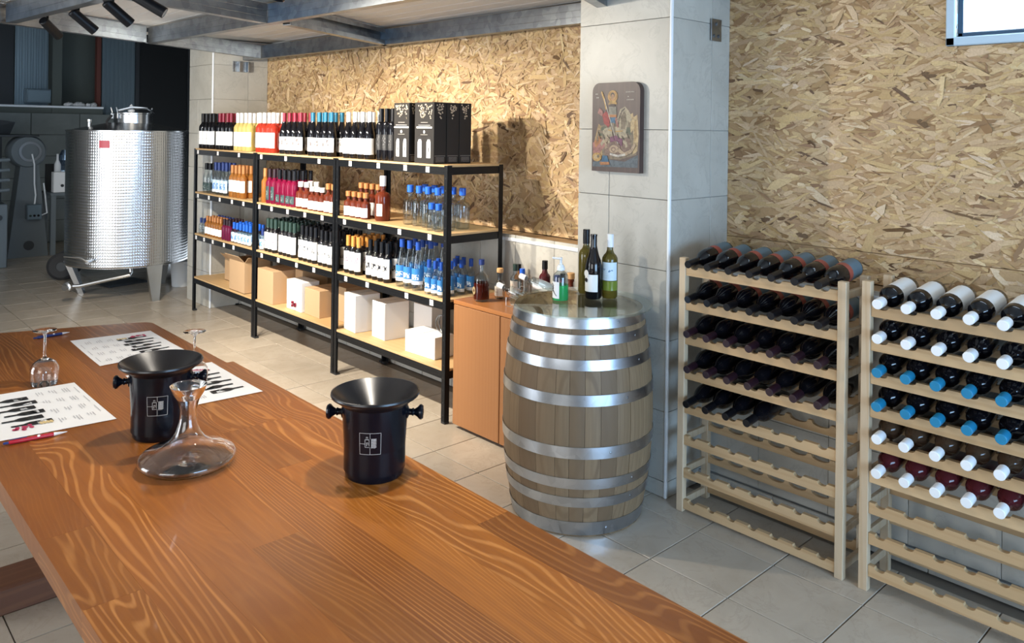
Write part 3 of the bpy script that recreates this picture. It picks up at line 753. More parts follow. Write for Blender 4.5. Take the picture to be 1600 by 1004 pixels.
# ---------------------------------------------------------------- decanter and glasses
dec = thing('wine_decanter', 'clear glass decanter with wide flat base and flared mouth', 'decanter', (.862, 2.245, .7801))
prof = [(0, 0), (.090, 0), (.118, .006), (.1295, .017), (.1305, .026), (.123, .035), (.098, .046), (.068, .058), (.046, .074), (.032, .096), (.0245, .120), (.022, .140), (.022, .155), (.029, .180), (.039, .203), (.0475, .221), (.049, .222), (.0485, .2195)]
inner = [(.0405, .200), (.0265, .178), (.0195, .155), (.0195, .140), (.022, .119), (.0295, .094), (.0445, .071), (.067, .0545), (.0975, .0425), (.1215, .032), (.1275, .0255), (.1265, .018), (.117, .009), (.09, .0045), (.03, .006), (0, .016)]
O('glass_body', MB().lathe(prof + inner, 64).mesh('glass_body', M['stemglass'], 60), dec)
def wineglass(loc, label):
    t = thing('wine_glass', label, 'glass', loc, group='upside-down wine glasses')
    op = [(.0405, 0), (.0425, .0012), (.0455, .024), (.0475, .045), (.046, .062), (.036, .080), (.020, .091), (.0075, .097), (.0042, .106), (.0038, .14), (.0042, .178), (.009, .188), (.030, .1935), (.0385, .1955), (.0388, .1975), (0, .198)]
    ip = [(.0395, .0012), (.0415, .002), (.0443, .024), (.0462, .045), (.0447, .0615), (.035, .0785), (.019, .089), (0, .0925)]
    O('glass_body', MB().lathe(ip[::-1] + op, 40).mesh('glass_body', M['stemglass'], 60), t)
wineglass((.735, 3.275, .7801), 'upside-down clear wine glass at left beside the tasting sheet')
wineglass((1.135, 2.905, .7826), 'upside-down clear wine glass behind the far spittoon')

def pen(p0, p1, label, bodym, tipm):
    p0 = Vector((*p0, .7868)); p1 = Vector((*p1, .7868)); L = (p1 - p0).length
    t = thing('pen', label, 'pen', p0, (0, 0, math.atan2(p1.y - p0.y, p1.x - p0.x)))
    tr = RY(PI / 2)
    O('barrel', MB().lathe([(0, 0), (.0045, 0), (.0055, .004), (.006, .03), (.006, L * .72), (.0055, L * .76), (0, L * .76)], 16, tr=tr).mesh('barrel', bodym), t)
    O('tip', MB().lathe([(0, L * .76), (.0053, L * .76), (.004, L * .86), (.0015, L * .97), (.0006, L), (0, L)], 16, tr=tr).mesh('tip', tipm), t)
    O('cap_button', MB().lathe([(0, -.014), (.003, -.014), (.0038, -.010), (.0038, 0), (0, 0)], 12, tr=tr).mesh('cap_button', M['navycap']), t)
    O('clip', bx((.024, 0, .0078), (.045, .003, .0016), .0006).mesh('clip', M['navycap']), t)
    pr = MB().prism([(.004 * math.cos(q), .004 * math.sin(q)) for q in np.linspace(0, 2 * PI, 13)[:-1]], 0, .0006, tr=T(L * .5, -.0035, .0050) @ RX(.6))
    O('round_mark', pr.mesh('round_mark', M['white']), t)
pen((.520, 2.722), (.672, 2.706), 'red ballpoint pen with blue end beside the left tasting sheet', M['red'], M['white'])
pen((.862, 3.977), (.995, 3.992), 'dark blue pen lying behind the left wine glass', M['navycap'], M['white'])

# ================================================================== STEEL SHELVING
LV = [.317, .722, 1.11, 1.515]          # board tops
XF, XB = 2.895, 3.335
bounds = [3.66, 4.925, 6.195, 7.485]
post_m = None
def shelving(ya, yb, label, tags):
    t = thing('shelving_unit', label, 'shelf', ((XF + XB) / 2, (ya + yb) / 2, 0), group='black steel shelving units')
    ox, oy = (XF + XB) / 2, (ya + yb) / 2
    w, th = .034, .003
    for (px, sx) in ((XF, 1), (XB, -1)):
        for (py, sy) in ((ya, 1), (yb, -1)):
            m = MB(); Ht = 1.512
            m.box((sx * th / 2, sy * w / 2, Ht / 2), (th, w, Ht), 0, .0008); m.box((sx * w / 2, sy * th / 2, Ht / 2), (w, th, Ht), 0, .0008)
            for k in range(20):
                z = .05 + k * .073
                m.lathe([(.0045, -.0012), (.0045, .0012), (0, .0012)], 6, 1, tr=T(sx * -.0004, sy * w * .5, z) @ RY(-sx * PI / 2))
            m.box((sx * w / 2, sy * w / 2, .006), (w + .002, w + .002, .012), 1, .002)
            O('post', m.mesh('post', [M['blackmetal'], M['rubber']]), t, (px - ox, py - oy, 0))
    for z in LV:
        bz = z - .008 - .025
        for px, sx in ((XF, 1), (XB, -1)):
            m = MB().box((sx * .006, 0, 0), (.004, yb - ya - .008, .05), 0, .001).box((sx * .016, 0, -.024), (.022, yb - ya - .01, .003))
            for k in (-.010, .010): m.box((sx * .0035, 0, k), (.002, yb - ya - .08, .005), 0, .0008)
            O('beam', m.mesh('beam', M['blackmetal']), t, (px - ox, 0, bz))
        for py, sy in ((ya, 1), (yb, -1)):
            O('side_beam', MB().box((0, sy * .006, 0), (XB - XF - .008, .004, .05), 0, .001).mesh('side_beam', M['blackmetal']), t, (0, py - oy, bz))
        O('shelf_board', bx((0, 0, -.006), (XB - XF - .004, yb - ya - .004, .012), .001).mesh('shelf_board', M['ply']), t, (0, 0, z))
    tg = MB().box((0, 0, 0), (.0012, .036, .034)).mesh('price_tag', M['whitepaper'])
    for (y, z, s) in tags:
        g = O('price_tag', tg, t, (XF - ox + .0012, y - oy, z), (0, 0, 0))
        if s: O('number', text_mesh(s, .026, M['ink']), g, (-.0009, 0, 0), FACE_ROOM)
        else: O('number', text_mesh('-', .03, M['inkgrey']), g, (-.0009, 0, 0), FACE_ROOM)
T1 = [(7.392, ''), (6.943, ''), (6.508, ''), (6.087, ''), (5.671, ''), (5.16, ''), (4.736, ''), (4.391, '18'), (4.091, '15'), (3.859, '24')]
T2 = [(7.379, ''), (7.128, ''), (6.889, ''), (6.636, ''), (6.408, ''), (6.109, ''), (5.895, ''), (5.629, ''), (5.359, ''), (5.106, ''), (4.801, '7'), (4.488, '10'), (4.144, '15'), (3.831, '4')]
T3 = [(7.41, ''), (7.224, ''), (7.029, ''), (6.788, ''), (6.591, ''), (6.057, '1'), (5.77, '1'), (5.476, ''), (5.215, '4'), (4.774, '1'), (4.505, '6'), (4.059, '12'), (3.804, '5')]
names = ['black steel shelving unit nearest the wooden cabinet, holding gift boxes', 'black steel shelving unit in the middle of the three', 'black steel shelving unit farthest away beside the steel tank']
for k in range(3):
    a, b = bounds[k], bounds[k + 1]
    tg = [(y, z, s) for L, z in ((T1, 1.482), (T2, 1.077), (T3, .689)) for y, s in L if a < y < b]
    shelving(a + .003, b - .003, names[k], tg)

# ================================================================== BOTTLES
def profile(shape, R, h):
    nk = min(.0145, R * .45)
    if shape == 'bordeaux': p = [(0, 0), (R * .86, 0), (R, .008), (R, .60 * h), (R * .97, .63 * h), (R * .80, .672 * h), (R * .56, .702 * h), (nk * 1.15, .735 * h), (nk, .76 * h), (nk, .965 * h), (nk * 1.12, .97 * h), (nk * 1.12, h), (0, h)]
    elif shape == 'burgundy': p = [(0, 0), (R * .86, 0), (R, .008), (R, .46 * h), (R * .97, .52 * h), (R * .84, .60 * h), (R * .62, .68 * h), (nk * 1.25, .77 * h), (nk, .83 * h), (nk, .965 * h), (nk * 1.12, .97 * h), (nk * 1.12, h), (0, h)]
    elif shape == 'stout': p = [(0, 0), (R * .86, 0), (R, .010), (R, .53 * h), (R * .97, .57 * h), (R * .86, .63 * h), (R * .64, .69 * h), (R * .44, .735 * h), (nk * 1.1, .78 * h), (nk, .81 * h), (nk, .965 * h), (nk * 1.12, .97 * h), (nk * 1.12, h), (0, h)]
    elif shape == 'slim': p = [(0, 0), (R * .9, 0), (R, .006), (R, .70 * h), (R * .95, .72 * h), (R * .6, .74 * h), (nk, .765 * h), (nk, h), (0, h)]
    elif shape == 'cone': p = [(0, 0), (R * .9, 0), (R, .008), (R, .42 * h), (R * .96, .48 * h), (R * .42, .80 * h), (nk, .83 * h), (nk, .97 * h), (nk * 1.1, h), (0, h)]
    elif shape == 'jar': nk = min(.0165, R * .42); p = [(0, 0), (R * .88, 0), (R, .010), (R, .70 * h), (R * .96, .755 * h), (R * .80, .80 * h), (R * .50, .83 * h), (nk * 1.1, .85 * h), (nk, .87 * h), (nk, .96 * h), (nk * 1.2, .965 * h), (nk * 1.2, h), (0, h)]
    elif shape == 'flask': p = [(0, 0), (R * .85, 0), (R, .010), (R, .56 * h), (R * .95, .62 * h), (R * .72, .67 * h), (nk * 1.1, .70 * h), (nk, .73 * h), (nk, .92 * h), (nk * 1.3, .925 * h), (nk * 1.3, h), (0, h)]
    else: p = [(0, 0), (R * .85, 0), (R, .008), (R, .55 * h), (R * .9, .61 * h), (R * .55, .68 * h), (nk, .73 * h), (nk, h), (0, h)]
    return p
_bm = {}
def bottle_kit(shape, R, h, body, cap, label, cap_len=.2, cap_r=1.12, lab=(.12, .50), wrap=80, stopper=False, band=None, segs=18):
    """list of (part name, mesh) for one kind of bottle, bottom at the origin, label centred on -X"""
    k = (shape, round(R, 4), round(h, 4), body, cap, label, cap_len, lab, wrap, stopper, band)
    if k in _bm: return _bm[k]
    p = profile(shape, R, h); nk = min(.0145, R * .45)
    kit = []
    if stopper: p = p[:-2] + [(p[-2][0], h * .90), (0, h * .90)] if False else p
    kit.append(('glass_body', MB().lathe(p, segs).mesh('glass_body', M[body], 45)))
    if cap:
        z0 = h * (1 - cap_len); r = nk * cap_r + .0007
        if stopper:
            kit.append(('stopper', MB().lathe([(0, h), (nk * 1.0, h), (nk * 1.45, h + .003), (nk * 1.5, h + cap_len * h), (nk * 1.3, h + cap_len * h + .003), (0, h + cap_len * h + .003)], 14).mesh('stopper', M[cap])))
        else:
            kit.append(('capsule', MB().lathe([(nk + .0004, z0), (r, z0), (r, h + .0008), (r * .9, h + .0022), (0, h + .0022)], 14).mesh('capsule', M[cap])))
    if label:
        w = math.radians(wrap); za, zb = lab[0] * h, lab[1] * h
        kit.append(('label', MB().lathe([(R + .0005, za), (R + .0005, zb)], 12, a0=PI - w, a1=PI + w, uv=True).mesh('label', M[label])))
    if band:
        for (mk, za, zb) in band:
            kit.append(('label_band', MB().lathe([(R + .0006, za * h), (R + .0006, zb * h)], 16, a0=PI * .15, a1=PI * 1.85).mesh('label_band', M[mk])))
    _bm[k] = kit; return kit
def put_bottle(kit, loc, rot, label, group, name='wine_bottle', cat='bottle'):
    t = thing(name, label, cat, loc, rot, group)
    for pn, me in kit: O(pn, me, t)
    return t
def rows(kit, R, y0, y1, n, nrow, z, text, group, name='wine_bottle', x0=None, gap=None, jit=.004, rowkits=None, dx=None):
    """n bottles across from y0 (far, left) to y1 (near, right), nrow rows deep"""
    d = dx or (2 * R + .004)
    per = (y0 - y1) / n
    rown = ['front row', 'second row', 'third row', 'fourth row', 'fifth row']
    for r in range(nrow):
        for i in range(n):
            yy = y0 - per * (i + .5) + random.uniform(-1, 1) * min(jit, max(0, per / 2 - R))
            xx = (x0 or (XF + .022 + R)) + r * d + random.uniform(-.0015, .0015)
            lab = f'{text}, {ORD[i]} from left' + (f', {rown[r]}' if nrow > 1 else '')
            if n == 1: lab = text + (f', {rown[r]}' if nrow > 1 else '')
            put_bottle(rowkits[r] if rowkits else kit, (xx, yy, z + .0006), (0, 0, random.uniform(-.09, .09)), lab, group, name)
A = .0005
Z4, Z3, Z2 = LV[3], LV[2], LV[1]
# --- top shelf
K = bottle_kit('bordeaux', .037, .322, 'darkwine', 'blackcap', 'lab_plain', .24)
rows(K, .037, 7.46, 7.135, 4, 2, Z4, 'dark wine bottle with black capsule, top shelf', 'black-capped bottles on the top shelf')
K = bottle_kit('bordeaux', .037, .322, 'darkwine', 'burgcap', 'label', .24)
rows(K, .037, 7.075, 6.755, 4, 2, Z4, 'tall dark bottle with burgundy capsule and plain label', 'burgundy-capped bottles left on the top shelf')
K = bottle_kit('bordeaux', .037, .322, 'palewine', 'whitecap', 'label', .26)
rows(K, .037, 6.70, 6.385, 4, 2, Z4, 'pale yellow wine bottle with white capsule', 'white wine bottles on the top shelf')
K = bottle_kit('bordeaux', .037, .322, 'rosewine', 'whitecap', 'lab_plain', .26)
rows(K, .037, 6.27, 5.95, 4, 2, Z4, 'red rosé wine bottle with white capsule', 'rosé bottles on the top shelf')
K = bottle_kit('burgundy', .039, .318, 'darkwine', 'burgcap', 'lab_wave', .22, lab=(.10, .42))
rows(K, .039, 5.855, 5.51, 4, 2, Z4, 'sloping dark bottle with burgundy capsule and brush mark', 'burgundy-capped bottles with brush marks')
K = bottle_kit('burgundy', .039, .318, 'darkwine', 'tealcap', 'lab_wave', .22, lab=(.10, .42))
rows(K, .039, 5.405, 5.04, 4, 2, Z4, 'sloping dark bottle with teal capsule', 'teal-capped bottles on the top shelf')
K = bottle_kit('burgundy', .039, .318, 'darkwine', 'whitecap', 'label', .22, lab=(.10, .44), wrap=95)
rows(K, .039, 4.905, 4.545, 4, 2, Z4, 'sloping dark bottle with white capsule', 'white-capped dark bottles on the top shelf')
K = bottle_kit('slim', .033, .338, 'darkwine', 'blackcap', 'lab_black', .25, lab=(.2, .5), wrap=60)
rows(K, .033, 4.475, 4.275, 3, 2, Z4, 'tall slim black bottle beside the gift boxes', 'slim black bottles on the top shelf')

# --- second shelf (z 1.11)
K = bottle_kit('burgundy', .032, .27, 'thinbottle', 'blackcap', 'lab_dark', .22, lab=(.1, .34))
rows(K, .032, 7.36, 7.19, 2, 2, Z3, 'clear bottle with black cap and dark label', 'clear black-capped bottles on the second shelf')
K = bottle_kit('burgundy', .031, .285, 'thinbottle', 'navycap', 'lab_blue2', .25, lab=(.08, .46))
rows(K, .031, 7.14, 6.83, 4, 2, Z3, 'clear bottle with navy capsule and blue label', 'clear navy-capped bottles on the second shelf')
K = bottle_kit('bordeaux', .032, .275, 'amber', 'coppercap', 'label', .24, lab=(.18, .54))
rows(K, .032, 6.79, 6.49, 4, 2, Z3, 'amber bottle with copper capsule and white label', 'amber copper-capped bottles on the second shelf')
K = bottle_kit('bordeaux', .031, .275, 'amber', 'coppercap', None, .24)
rows(K, .031, 6.15, 6.08, 1, 1, Z3, 'single unlabelled amber bottle beside magenta bottles', 'amber bottles')
K = bottle_kit('bordeaux', .032, .275, 'magenta', 'purplecap', 'lab_dark', .24, lab=(.1, .5), wrap=50)
rows(K, .032, 6.07, 5.91, 2, 2, Z3, 'magenta liqueur bottle with dark green label', 'magenta bottles with dark labels')
K = bottle_kit('bordeaux', .032, .275, 'magenta', 'blackcap', 'lab_dark', .27, lab=(.08, .30), wrap=60)
rows(K, .032, 5.90, 5.58, 4, 3, Z3, 'magenta liqueur bottle with tall black capsule', 'magenta bottles with black capsules')
K = bottle_kit('jar', .038, .160, 'redamber', 'whitecap', 'lab_cream', .24, stopper=True, lab=(.1, .5))
rows(K, .038, 5.57, 5.40, 2, 2, Z3, 'squat amber flask with tall white stopper', 'amber flasks with white stoppers')
K = bottle_kit('jar', .034, .138, 'redamber', 'whitecap', 'label', .24, stopper=True, lab=(.08, .52))
rows(K, .034, 5.38, 5.165, 3, 1, Z3, 'small square-shouldered amber flask with white cap', 'small amber flasks with white caps')
K = bottle_kit('jar', .034, .165, 'redamber', 'coppercap', 'lab_cream', .26, stopper=True, lab=(.05, .52))
rows(K, .034, 5.155, 5.00, 2, 1, Z3, 'dark red flask with copper stopper and white label', 'dark red flasks by the post')
Ka = bottle_kit('jar', .033, .138, 'redamber', 'coppercap', 'label', .26, stopper=True, lab=(.08, .54))
Kb = bottle_kit('jar', .033, .190, 'redamber', 'coppercap', 'label', .20, stopper=True, lab=(.08, .54))
rows(Ka, .033, 4.87, 4.585, 4, 2, Z3, 'red-amber flask with copper stopper, right unit', 'copper-stoppered flasks on the right unit', rowkits=[Ka, Kb], dx=.10)
K = bottle_kit('jar', .052, .228, 'redamber', 'whitecap', 'lab_cream', .30, stopper=True, lab=(.15, .5), wrap=24)
put_bottle(K, (2.99, 4.475, Z3 + A), (0, 0, .5), 'large square dark red flask with clear glass stopper on second shelf', 'large flasks', 'spirit_bottle')
K = bottle_kit('jar', .046, .205, 'thinbottle', 'bluecap', None, .22, stopper=True)
rows(K, .045, 4.255, 3.77, 5, 2, Z3, 'large clear glass flask with blue stopper', 'clear flasks with blue stoppers', 'spirit_bottle', dx=.12, x0=3.02)
K = bottle_kit('jar', .031, .125, 'thinbottle', 'bluecap', None, .30, stopper=True)
rows(K, .031, 3.915, 3.77, 2, 1, Z3, 'small clear flask with blue stopper at the shelf edge', 'small clear flasks', 'spirit_bottle', x0=2.945)

# --- third shelf (z .722)
K = bottle_kit('std', .022, .145, 'thinbottle', 'navycap', None, .3)
rows(K, .022, 7.43, 7.30, 2, 2, Z2, 'miniature clear bottle at the far end', 'miniature clear bottles')
K = bottle_kit('bordeaux', .025, .175, 'amber', 'coppercap', 'label', .22, lab=(.1, .45))
K2 = bottle_kit('bordeaux', .025, .175, 'amber', 'navycap', 'label', .22, lab=(.1, .45))
rows(K, .025, 7.29, 6.93, 6, 3, Z2, 'small amber bottle with white label', 'small amber bottles on the third shelf', rowkits=[K, K, K2])
K = bottle_kit('bordeaux', .026, .178, 'purple', 'purplecap', None, .30)
rows(K, .026, 6.915, 6.745, 3, 3, Z2, 'small dark purple bottle with purple cap', 'small purple bottles on the third shelf')
K = bottle_kit('std', .026, .170, 'thinbottle', 'bluecap', 'lab_blue2', .32, lab=(.06, .52))
rows(K, .026, 6.72, 6.33, 6, 3, Z2, 'small clear bottle with bright blue cap', 'small blue-capped bottles, far unit')
K = bottle_kit('std', .026, .170, 'thinbottle', 'navycap', 'lab_blue2', .32, lab=(.06, .52))
rows(K, .026, 6.165, 6.105, 1, 3, Z2, 'lone clear bottle with navy cap behind the post', 'blue bottles by the post')
def darkhalf(lab, cap='greencap', h=.262): return bottle_kit('bordeaux', .031, h, 'darkwine', cap, lab, .28, lab=(.10, .60))
rows(darkhalf('lab_violet'), .031, 6.09, 5.885, 3, 4, Z2, 'dark half bottle, violet drawing on label', 'half bottles with violet drawings')
rows(darkhalf('lab_green'), .031, 5.845, 5.575, 4, 4, Z2, 'dark half bottle, green drawing on label', 'half bottles with green drawings')
rows(darkhalf('lab_multi', 'blackcap'), .031, 5.515, 5.25, 4, 4, Z2, 'dark half bottle, black figures on label', 'half bottles with black figures')
rows(darkhalf('lab_script', 'blackcap', .255), .031, 5.225, 4.96, 4, 4, Z2, 'dark half bottle, black script on label', 'half bottles with black script')
rows(darkhalf('lab_violet', 'orangecap', .255), .031, 4.865, 4.66, 3, 4, Z2, 'dark half bottle with orange-gold capsule', 'half bottles with orange capsules')
rows(darkhalf('lab_letter', 'blackcap', .255), .031, 4.585, 4.31, 4, 4, Z2, 'dark half bottle, large black lettering on label', 'half bottles with black lettering')
K = bottle_kit('cone', .039, .300, 'thinbottle', 'royalcap', 'lab_blue', .17, lab=(.13, .46), wrap=100)
rows(K, .039, 4.235, 3.985, 3, 3, Z2, 'tall clear conical bottle with blue cap', 'tall clear bottles with blue labels', 'spirit_bottle', dx=.10)
K = bottle_kit('std', .026, .205, 'thinbottle', 'royalcap', 'lab_blue', .22, lab=(.08, .50), wrap=100)
rows(K, .026, 3.93, 3.735, 3, 4, Z2, 'slender clear bottle with navy-blue cap at right end', 'small clear bottles with blue labels', 'spirit_bottle', dx=.075)

# ---------------------------------------------------------------- gift boxes on the top shelf
def giftbox(loc, wy, label, full):
    h, dxx = .372, .094
    t = thing('gift_box', label, 'gift box', loc, group='black two-bottle gift boxes')
    O('carton', bx((0, 0, h / 2), (dxx, wy, h), .0015).mesh('carton', M['giftbox']), t)
    pf = MB(); ps = MB(); pr = pf; r = random.Random(int(loc[1] * 1000 + loc[0] * 77))
    def disc(face, u, z, rad):
        pr = pf if face == 'f' else ps
        q = [(rad * math.cos(a), rad * math.sin(a)) for a in np.linspace(0, 2 * PI, 9)[:-1]]
        if face == 'f': pr.add([(-dxx / 2 - .0006, u - a, z + b) for a, b in q], [tuple(range(8))], 1)
        else: pr.add([(u + a, -wy / 2 - .0006, z + b) for a, b in q], [tuple(range(8))], 1)
    def bar(u0, u1, z0, z1, mi=0, face='f'):
        pr = pf if face == 'f' else ps
        if face == 'f': pr.add([(-dxx / 2 - .0006, u1, z0), (-dxx / 2 - .0006, u0, z0), (-dxx / 2 - .0006, u0, z1), (-dxx / 2 - .0006, u1, z1)], [(0, 1, 2, 3)], mi)
        else: pr.add([(u0, -wy / 2 - .0006, z0), (u1, -wy / 2 - .0006, z0), (u1, -wy / 2 - .0006, z1), (u0, -wy / 2 - .0006, z1)], [(0, 1, 2, 3)], mi)
    def bunch(face, cu, width, n):
        k = 0
        while k < n:
            u = r.uniform(-1, 1); v = r.random()
            if abs(u) < 1 - v * .75: disc(face, cu + u * width, h - .012 - v * .085, .0052); k += 1
    if full:
        bunch('f', .018, wy * .30, 34); bunch('f', -wy * .30, wy * .14, 12)
        for k, (w_, th_) in enumerate(((.035, .003), (.060, .0035), (.078, .010))): bar(-w_, w_, .248 - k * .017, .248 - k * .017 + th_, 0 if k < 2 else 2)
        pr.add([(-dxx / 2 - .0006, .010 * math.cos(a), .192 + .010 * math.sin(a)) for a in np.linspace(.6, 5.9, 10)], [tuple(range(9, -1, -1))], 2)
        bar(-.035, .035, .174, .176, 0)
        for sg in (-1, 1):
            cy_ = sg * wy * .23; w_ = wy * .155
            arch = [(w_, .03), (w_, .135)] + [(w_ * math.cos(a), .135 + w_ * math.sin(a)) for a in np.linspace(0, PI, 9)[1:-1]] + [(-w_, .135), (-w_, .03)]
            pr.add([(-dxx / 2 - .0005, cy_ + u, z) for u, z in arch][::-1], [tuple(range(len(arch)))], 3)
            lab = [(w_ * .75, .034), (w_ * .75, .128), (w_ * .40, .146), (-w_ * .35, .146), (-w_ * .55, .128), (-w_ * .55, .034)]
            pr.add([(-dxx / 2 - .0010, cy_ - .004 + u, z) for u, z in lab][::-1], [tuple(range(6))], 2)
            pr.add([(-dxx / 2 - .0013, cy_ - .004 + u, .085 + z) for u, z in ((.004, -.014), (.004, .012), (-.004, .012), (-.004, -.014))][::-1], [(0, 1, 2, 3)], 3)
    pr = ps
    bunch('s', 0, .032, 24)
    for k in range(4): bar(-.032, .032, .012 + k * .008, .0135 + k * .008, 0, 's')
    bar(-.040, .040, .047, .0485, 0, 's')
    mats = [M['giftprint'], M['grapeprint'], M['label'], M['ink']]
    O('side_print', ps.mesh('side_print', mats), t, kind='stuff')
    if full: O('front_print', pf.mesh('front_print', mats), t, kind='stuff')
giftbox((2.955, 4.155, Z4 + A), .165, 'black printed gift box standing next to the slim bottles', True)
giftbox((2.955, 3.915, Z4 + A), .195, 'black gift box with two arched windows at the right end', True)
giftbox((3.054, 3.915, Z4 + A), .195, 'black gift box directly behind the right front gift box', False)
giftbox((3.153, 3.915, Z4 + A), .195, 'rearmost black gift box on the right end of top shelf', False)
giftbox((3.054, 4.155, Z4 + A), .165, 'black gift box hidden behind the left front gift box', False)

# ---------------------------------------------------------------- boxes on the lowest shelf
def carton(name, loc, d, label, m, rot=0., flaps=False, tape=None, tap=False, group=None, mark=True):
    t = thing(name, label, 'box', loc, (0, 0, rot), group)
    x, y, h = d
    if flaps:
        b = MB(); w = .004
        b.box((0, 0, w / 2), (x, y, w)); b.box((-x / 2 + w / 2, 0, h / 2), (w, y, h)); b.box((x / 2 - w / 2, 0, h / 2), (w, y, h))
        b.box((0, -y / 2 + w / 2, h / 2), (x - 2 * w, w, h)); b.box((0, y / 2 - w / 2, h / 2), (x - 2 * w, w, h))
        O('carton', b.mesh('carton', m), t)
        O('flap', bx((0, 0, .035), (.004, y * .96, .07)).mesh('flap', m), t, (-x / 2, 0, h), (0, -.75, 0))
        O('flap', bx((0, 0, .035), (x * .96, .004, .07)).mesh('flap', m), t, (0, -y / 2, h), (.9, 0, 0))
        O('flap', bx((0, 0, .035), (.004, y * .96, .07)).mesh('flap', M['darkcard']), t, (x / 2, 0, h), (0, .4, 0))
    else:
        O('carton', bx((0, 0, h / 2), (x, y, h), .002).mesh('carton', m), t)
        O('lid_seam', bx((0, 0, h + .0004), (x * .98, .003, .0008)).mesh('lid_seam', M['inkgrey'] if m is M['white'] else M['darkcard']), t)
    if tap:
        tp = MB().lathe([(0, 0), (.016, 0), (.016, .012), (.010, .014), (.010, .034), (0, .036)], 16, tr=T(-x / 2, -y * .12, .045) @ RY(-PI / 2)).box((-x / 2 - .026, -y * .12, .068), (.012, .03, .022), 0, .003)
        O('tap', tp.mesh('tap', M['burgcap']), t)
    if mark:
        O('arrow_print', MB().prism([(-.004, 0), (.004, 0), (.004, .02), (.010, .02), (0, .036), (-.010, .02), (-.004, .02)], 0, .0006, tr=T(x * .1, -y / 2 - .0006, h * .22) @ RX(PI / 2)).mesh('arrow_print', M['ink']), t)
    return t
Z1 = LV[0] + A
carton('cardboard_box', (3.16, 6.98, Z1), (.20, .33, .20), 'open brown cardboard box farthest left on the bottom shelf', M['cardboard'], 0, True)
carton('cardboard_box', (3.03, 6.56, Z1), (.23, .30, .265), 'brown cardboard box with raised flaps beside the far post', M['cardboard'], 0, True)
carton('cardboard_box', (3.06, 6.02, Z1), (.30, .27, .26), 'closed brown cardboard box behind the second post', M['cardboard'])
carton('cardboard_box', (3.20, 5.80, Z1), (.22, .12, .27), 'narrow brown cardboard box left of the white wine box', M['cardboard'], mark=False)
carton('wine_box', (3.03, 5.62, Z1), (.15, .235, .225), 'white bag-in-box carton with dark red tap', M['white'], tap=True, mark=False)
carton('cardboard_box', (3.10, 5.36, Z1), (.27, .22, .20), 'brown cardboard box right of the white wine box', M['cardboard'])
carton('cardboard_box', (3.18, 5.115, Z1), (.27, .20, .25), 'upright brown cardboard box beside the middle right post', M['cardboard'])
carton('white_box', (3.045, 4.80, Z1), (.19, .175, .255), 'tall white carton leftmost in the right unit', M['white'], -.10, mark=False)
carton('white_box', (3.085, 4.505, Z1), (.19, .165, .245), 'tall white carton in the middle of the right unit', M['white'], -.06, mark=False)
carton('white_box', (3.245, 4.285, Z1), (.11, .20, .235), 'white carton standing behind at the right unit back', M['white'], 0, mark=False)
carton('white_box', (3.04, 4.01, Z1), (.155, .29, .135), 'low white carton lying near the right post', M['white'], .05, mark=False)
coil = thing('wire_coil', 'loose coil of grey wire on the low white carton', 'wire', (3.06, 3.91, Z1 + .1362))
pts = [Vector((.012 * math.sin(a * .7) + .02 * a / 20, .055 * math.cos(a), .062 + .055 * math.sin(a))) for a in np.linspace(0, 19, 90)]
O('wire', MB().tube(pts, .0028, 6).mesh('wire', M['darksteel']), coil)

# ================================================================== CABINET
cab = thing('cabinet', 'orange cherry-wood low cabinet between shelving and barrel', 'cabinet', (3.13, 3.215, 0))
cx0, cx1, ca, cb_ = 2.905, 3.355, 2.84, 3.605
def C(name, c, d, m, bev=.002, par=cab): return O(name, bx((0, 0, 0), d, bev).mesh(name, m), par, (c[0] - 3.13, c[1] - 3.215, c[2]))
C('carcass', ((cx0 + cx1) / 2 + .012, (ca + cb_) / 2, .372), (cx1 - cx0 - .03, cb_ - ca - .006, .70), M['cabinet'])
C('top_panel', ((cx0 + cx1) / 2, (ca + cb_) / 2, .728), (cx1 - cx0, cb_ - ca, .024), M['cabinet_top'])
C('plinth', ((cx0 + cx1) / 2 + .02, (ca + cb_) / 2, .011), (cx1 - cx0 - .04, cb_ - ca - .01, .022), M['darkfloorwood'])
for a, b in ((ca, 3.20), (3.203, cb_ - .002)):
    C('door', (cx0 + .009, (a + b) / 2, .368), (.018, b - a - .003, .690), M['cabinet'])
CT = .7405
def cb(shape, R, h, body, cap, lab, x, y, label, rot=0, **kw):
    put_bottle(bottle_kit(shape, R, h, body, cap, lab, **kw), (x, y, CT), (0, 0, rot), label, None, 'spirit_bottle')
# amber bottle: clear glass with dark liquor inside
t = thing('spirit_bottle', 'clear round bottle half full of dark red liquor with round medallion', 'bottle', (3.005, 3.475, CT))
pz = [(0, .0), (.036, 0), (.043, .006), (.0445, .012), (.0445, .122), (.0415, .138), (.031, .151), (.018, .161), (.0138, .172), (.0138, .224), (.016, .225), (.016, .236), (0, .236)]
O('glass_body', MB().lathe(pz, 28).mesh('glass_body', M['thinbottle'], 45), t)
M['liquor'] = mat('dark_red_liquor', (.06, .008, .004), .05, trans=.25, ior=1.36)
O('liquor', MB().lathe([(.0450, .014), (.0450, .106), (.0448, .107)], 28).mesh('liquor', M['liquor']), t)
O('capsule', MB().lathe([(.0144, .208), (.0167, .208), (.0167, .238), (0, .240)], 16).mesh('capsule', M['navycap']), t)
med = MB().lathe([(.010, .0), (.0225, .0), (.0225, .0012), (.010, .0012)], 24, closed=True, tr=RZ(-.35) @ T(-.0452, 0, .062) @ RY(-PI / 2))
O('medallion', med.mesh('medallion', M['seal']), t)
cb('flask', .030, .150, 'thinbottle', 'cork', 'lab_cream', 3.13, 3.455, 'small square bottle with cork stopper and purple label', 0, stopper=True, cap_len=.16)
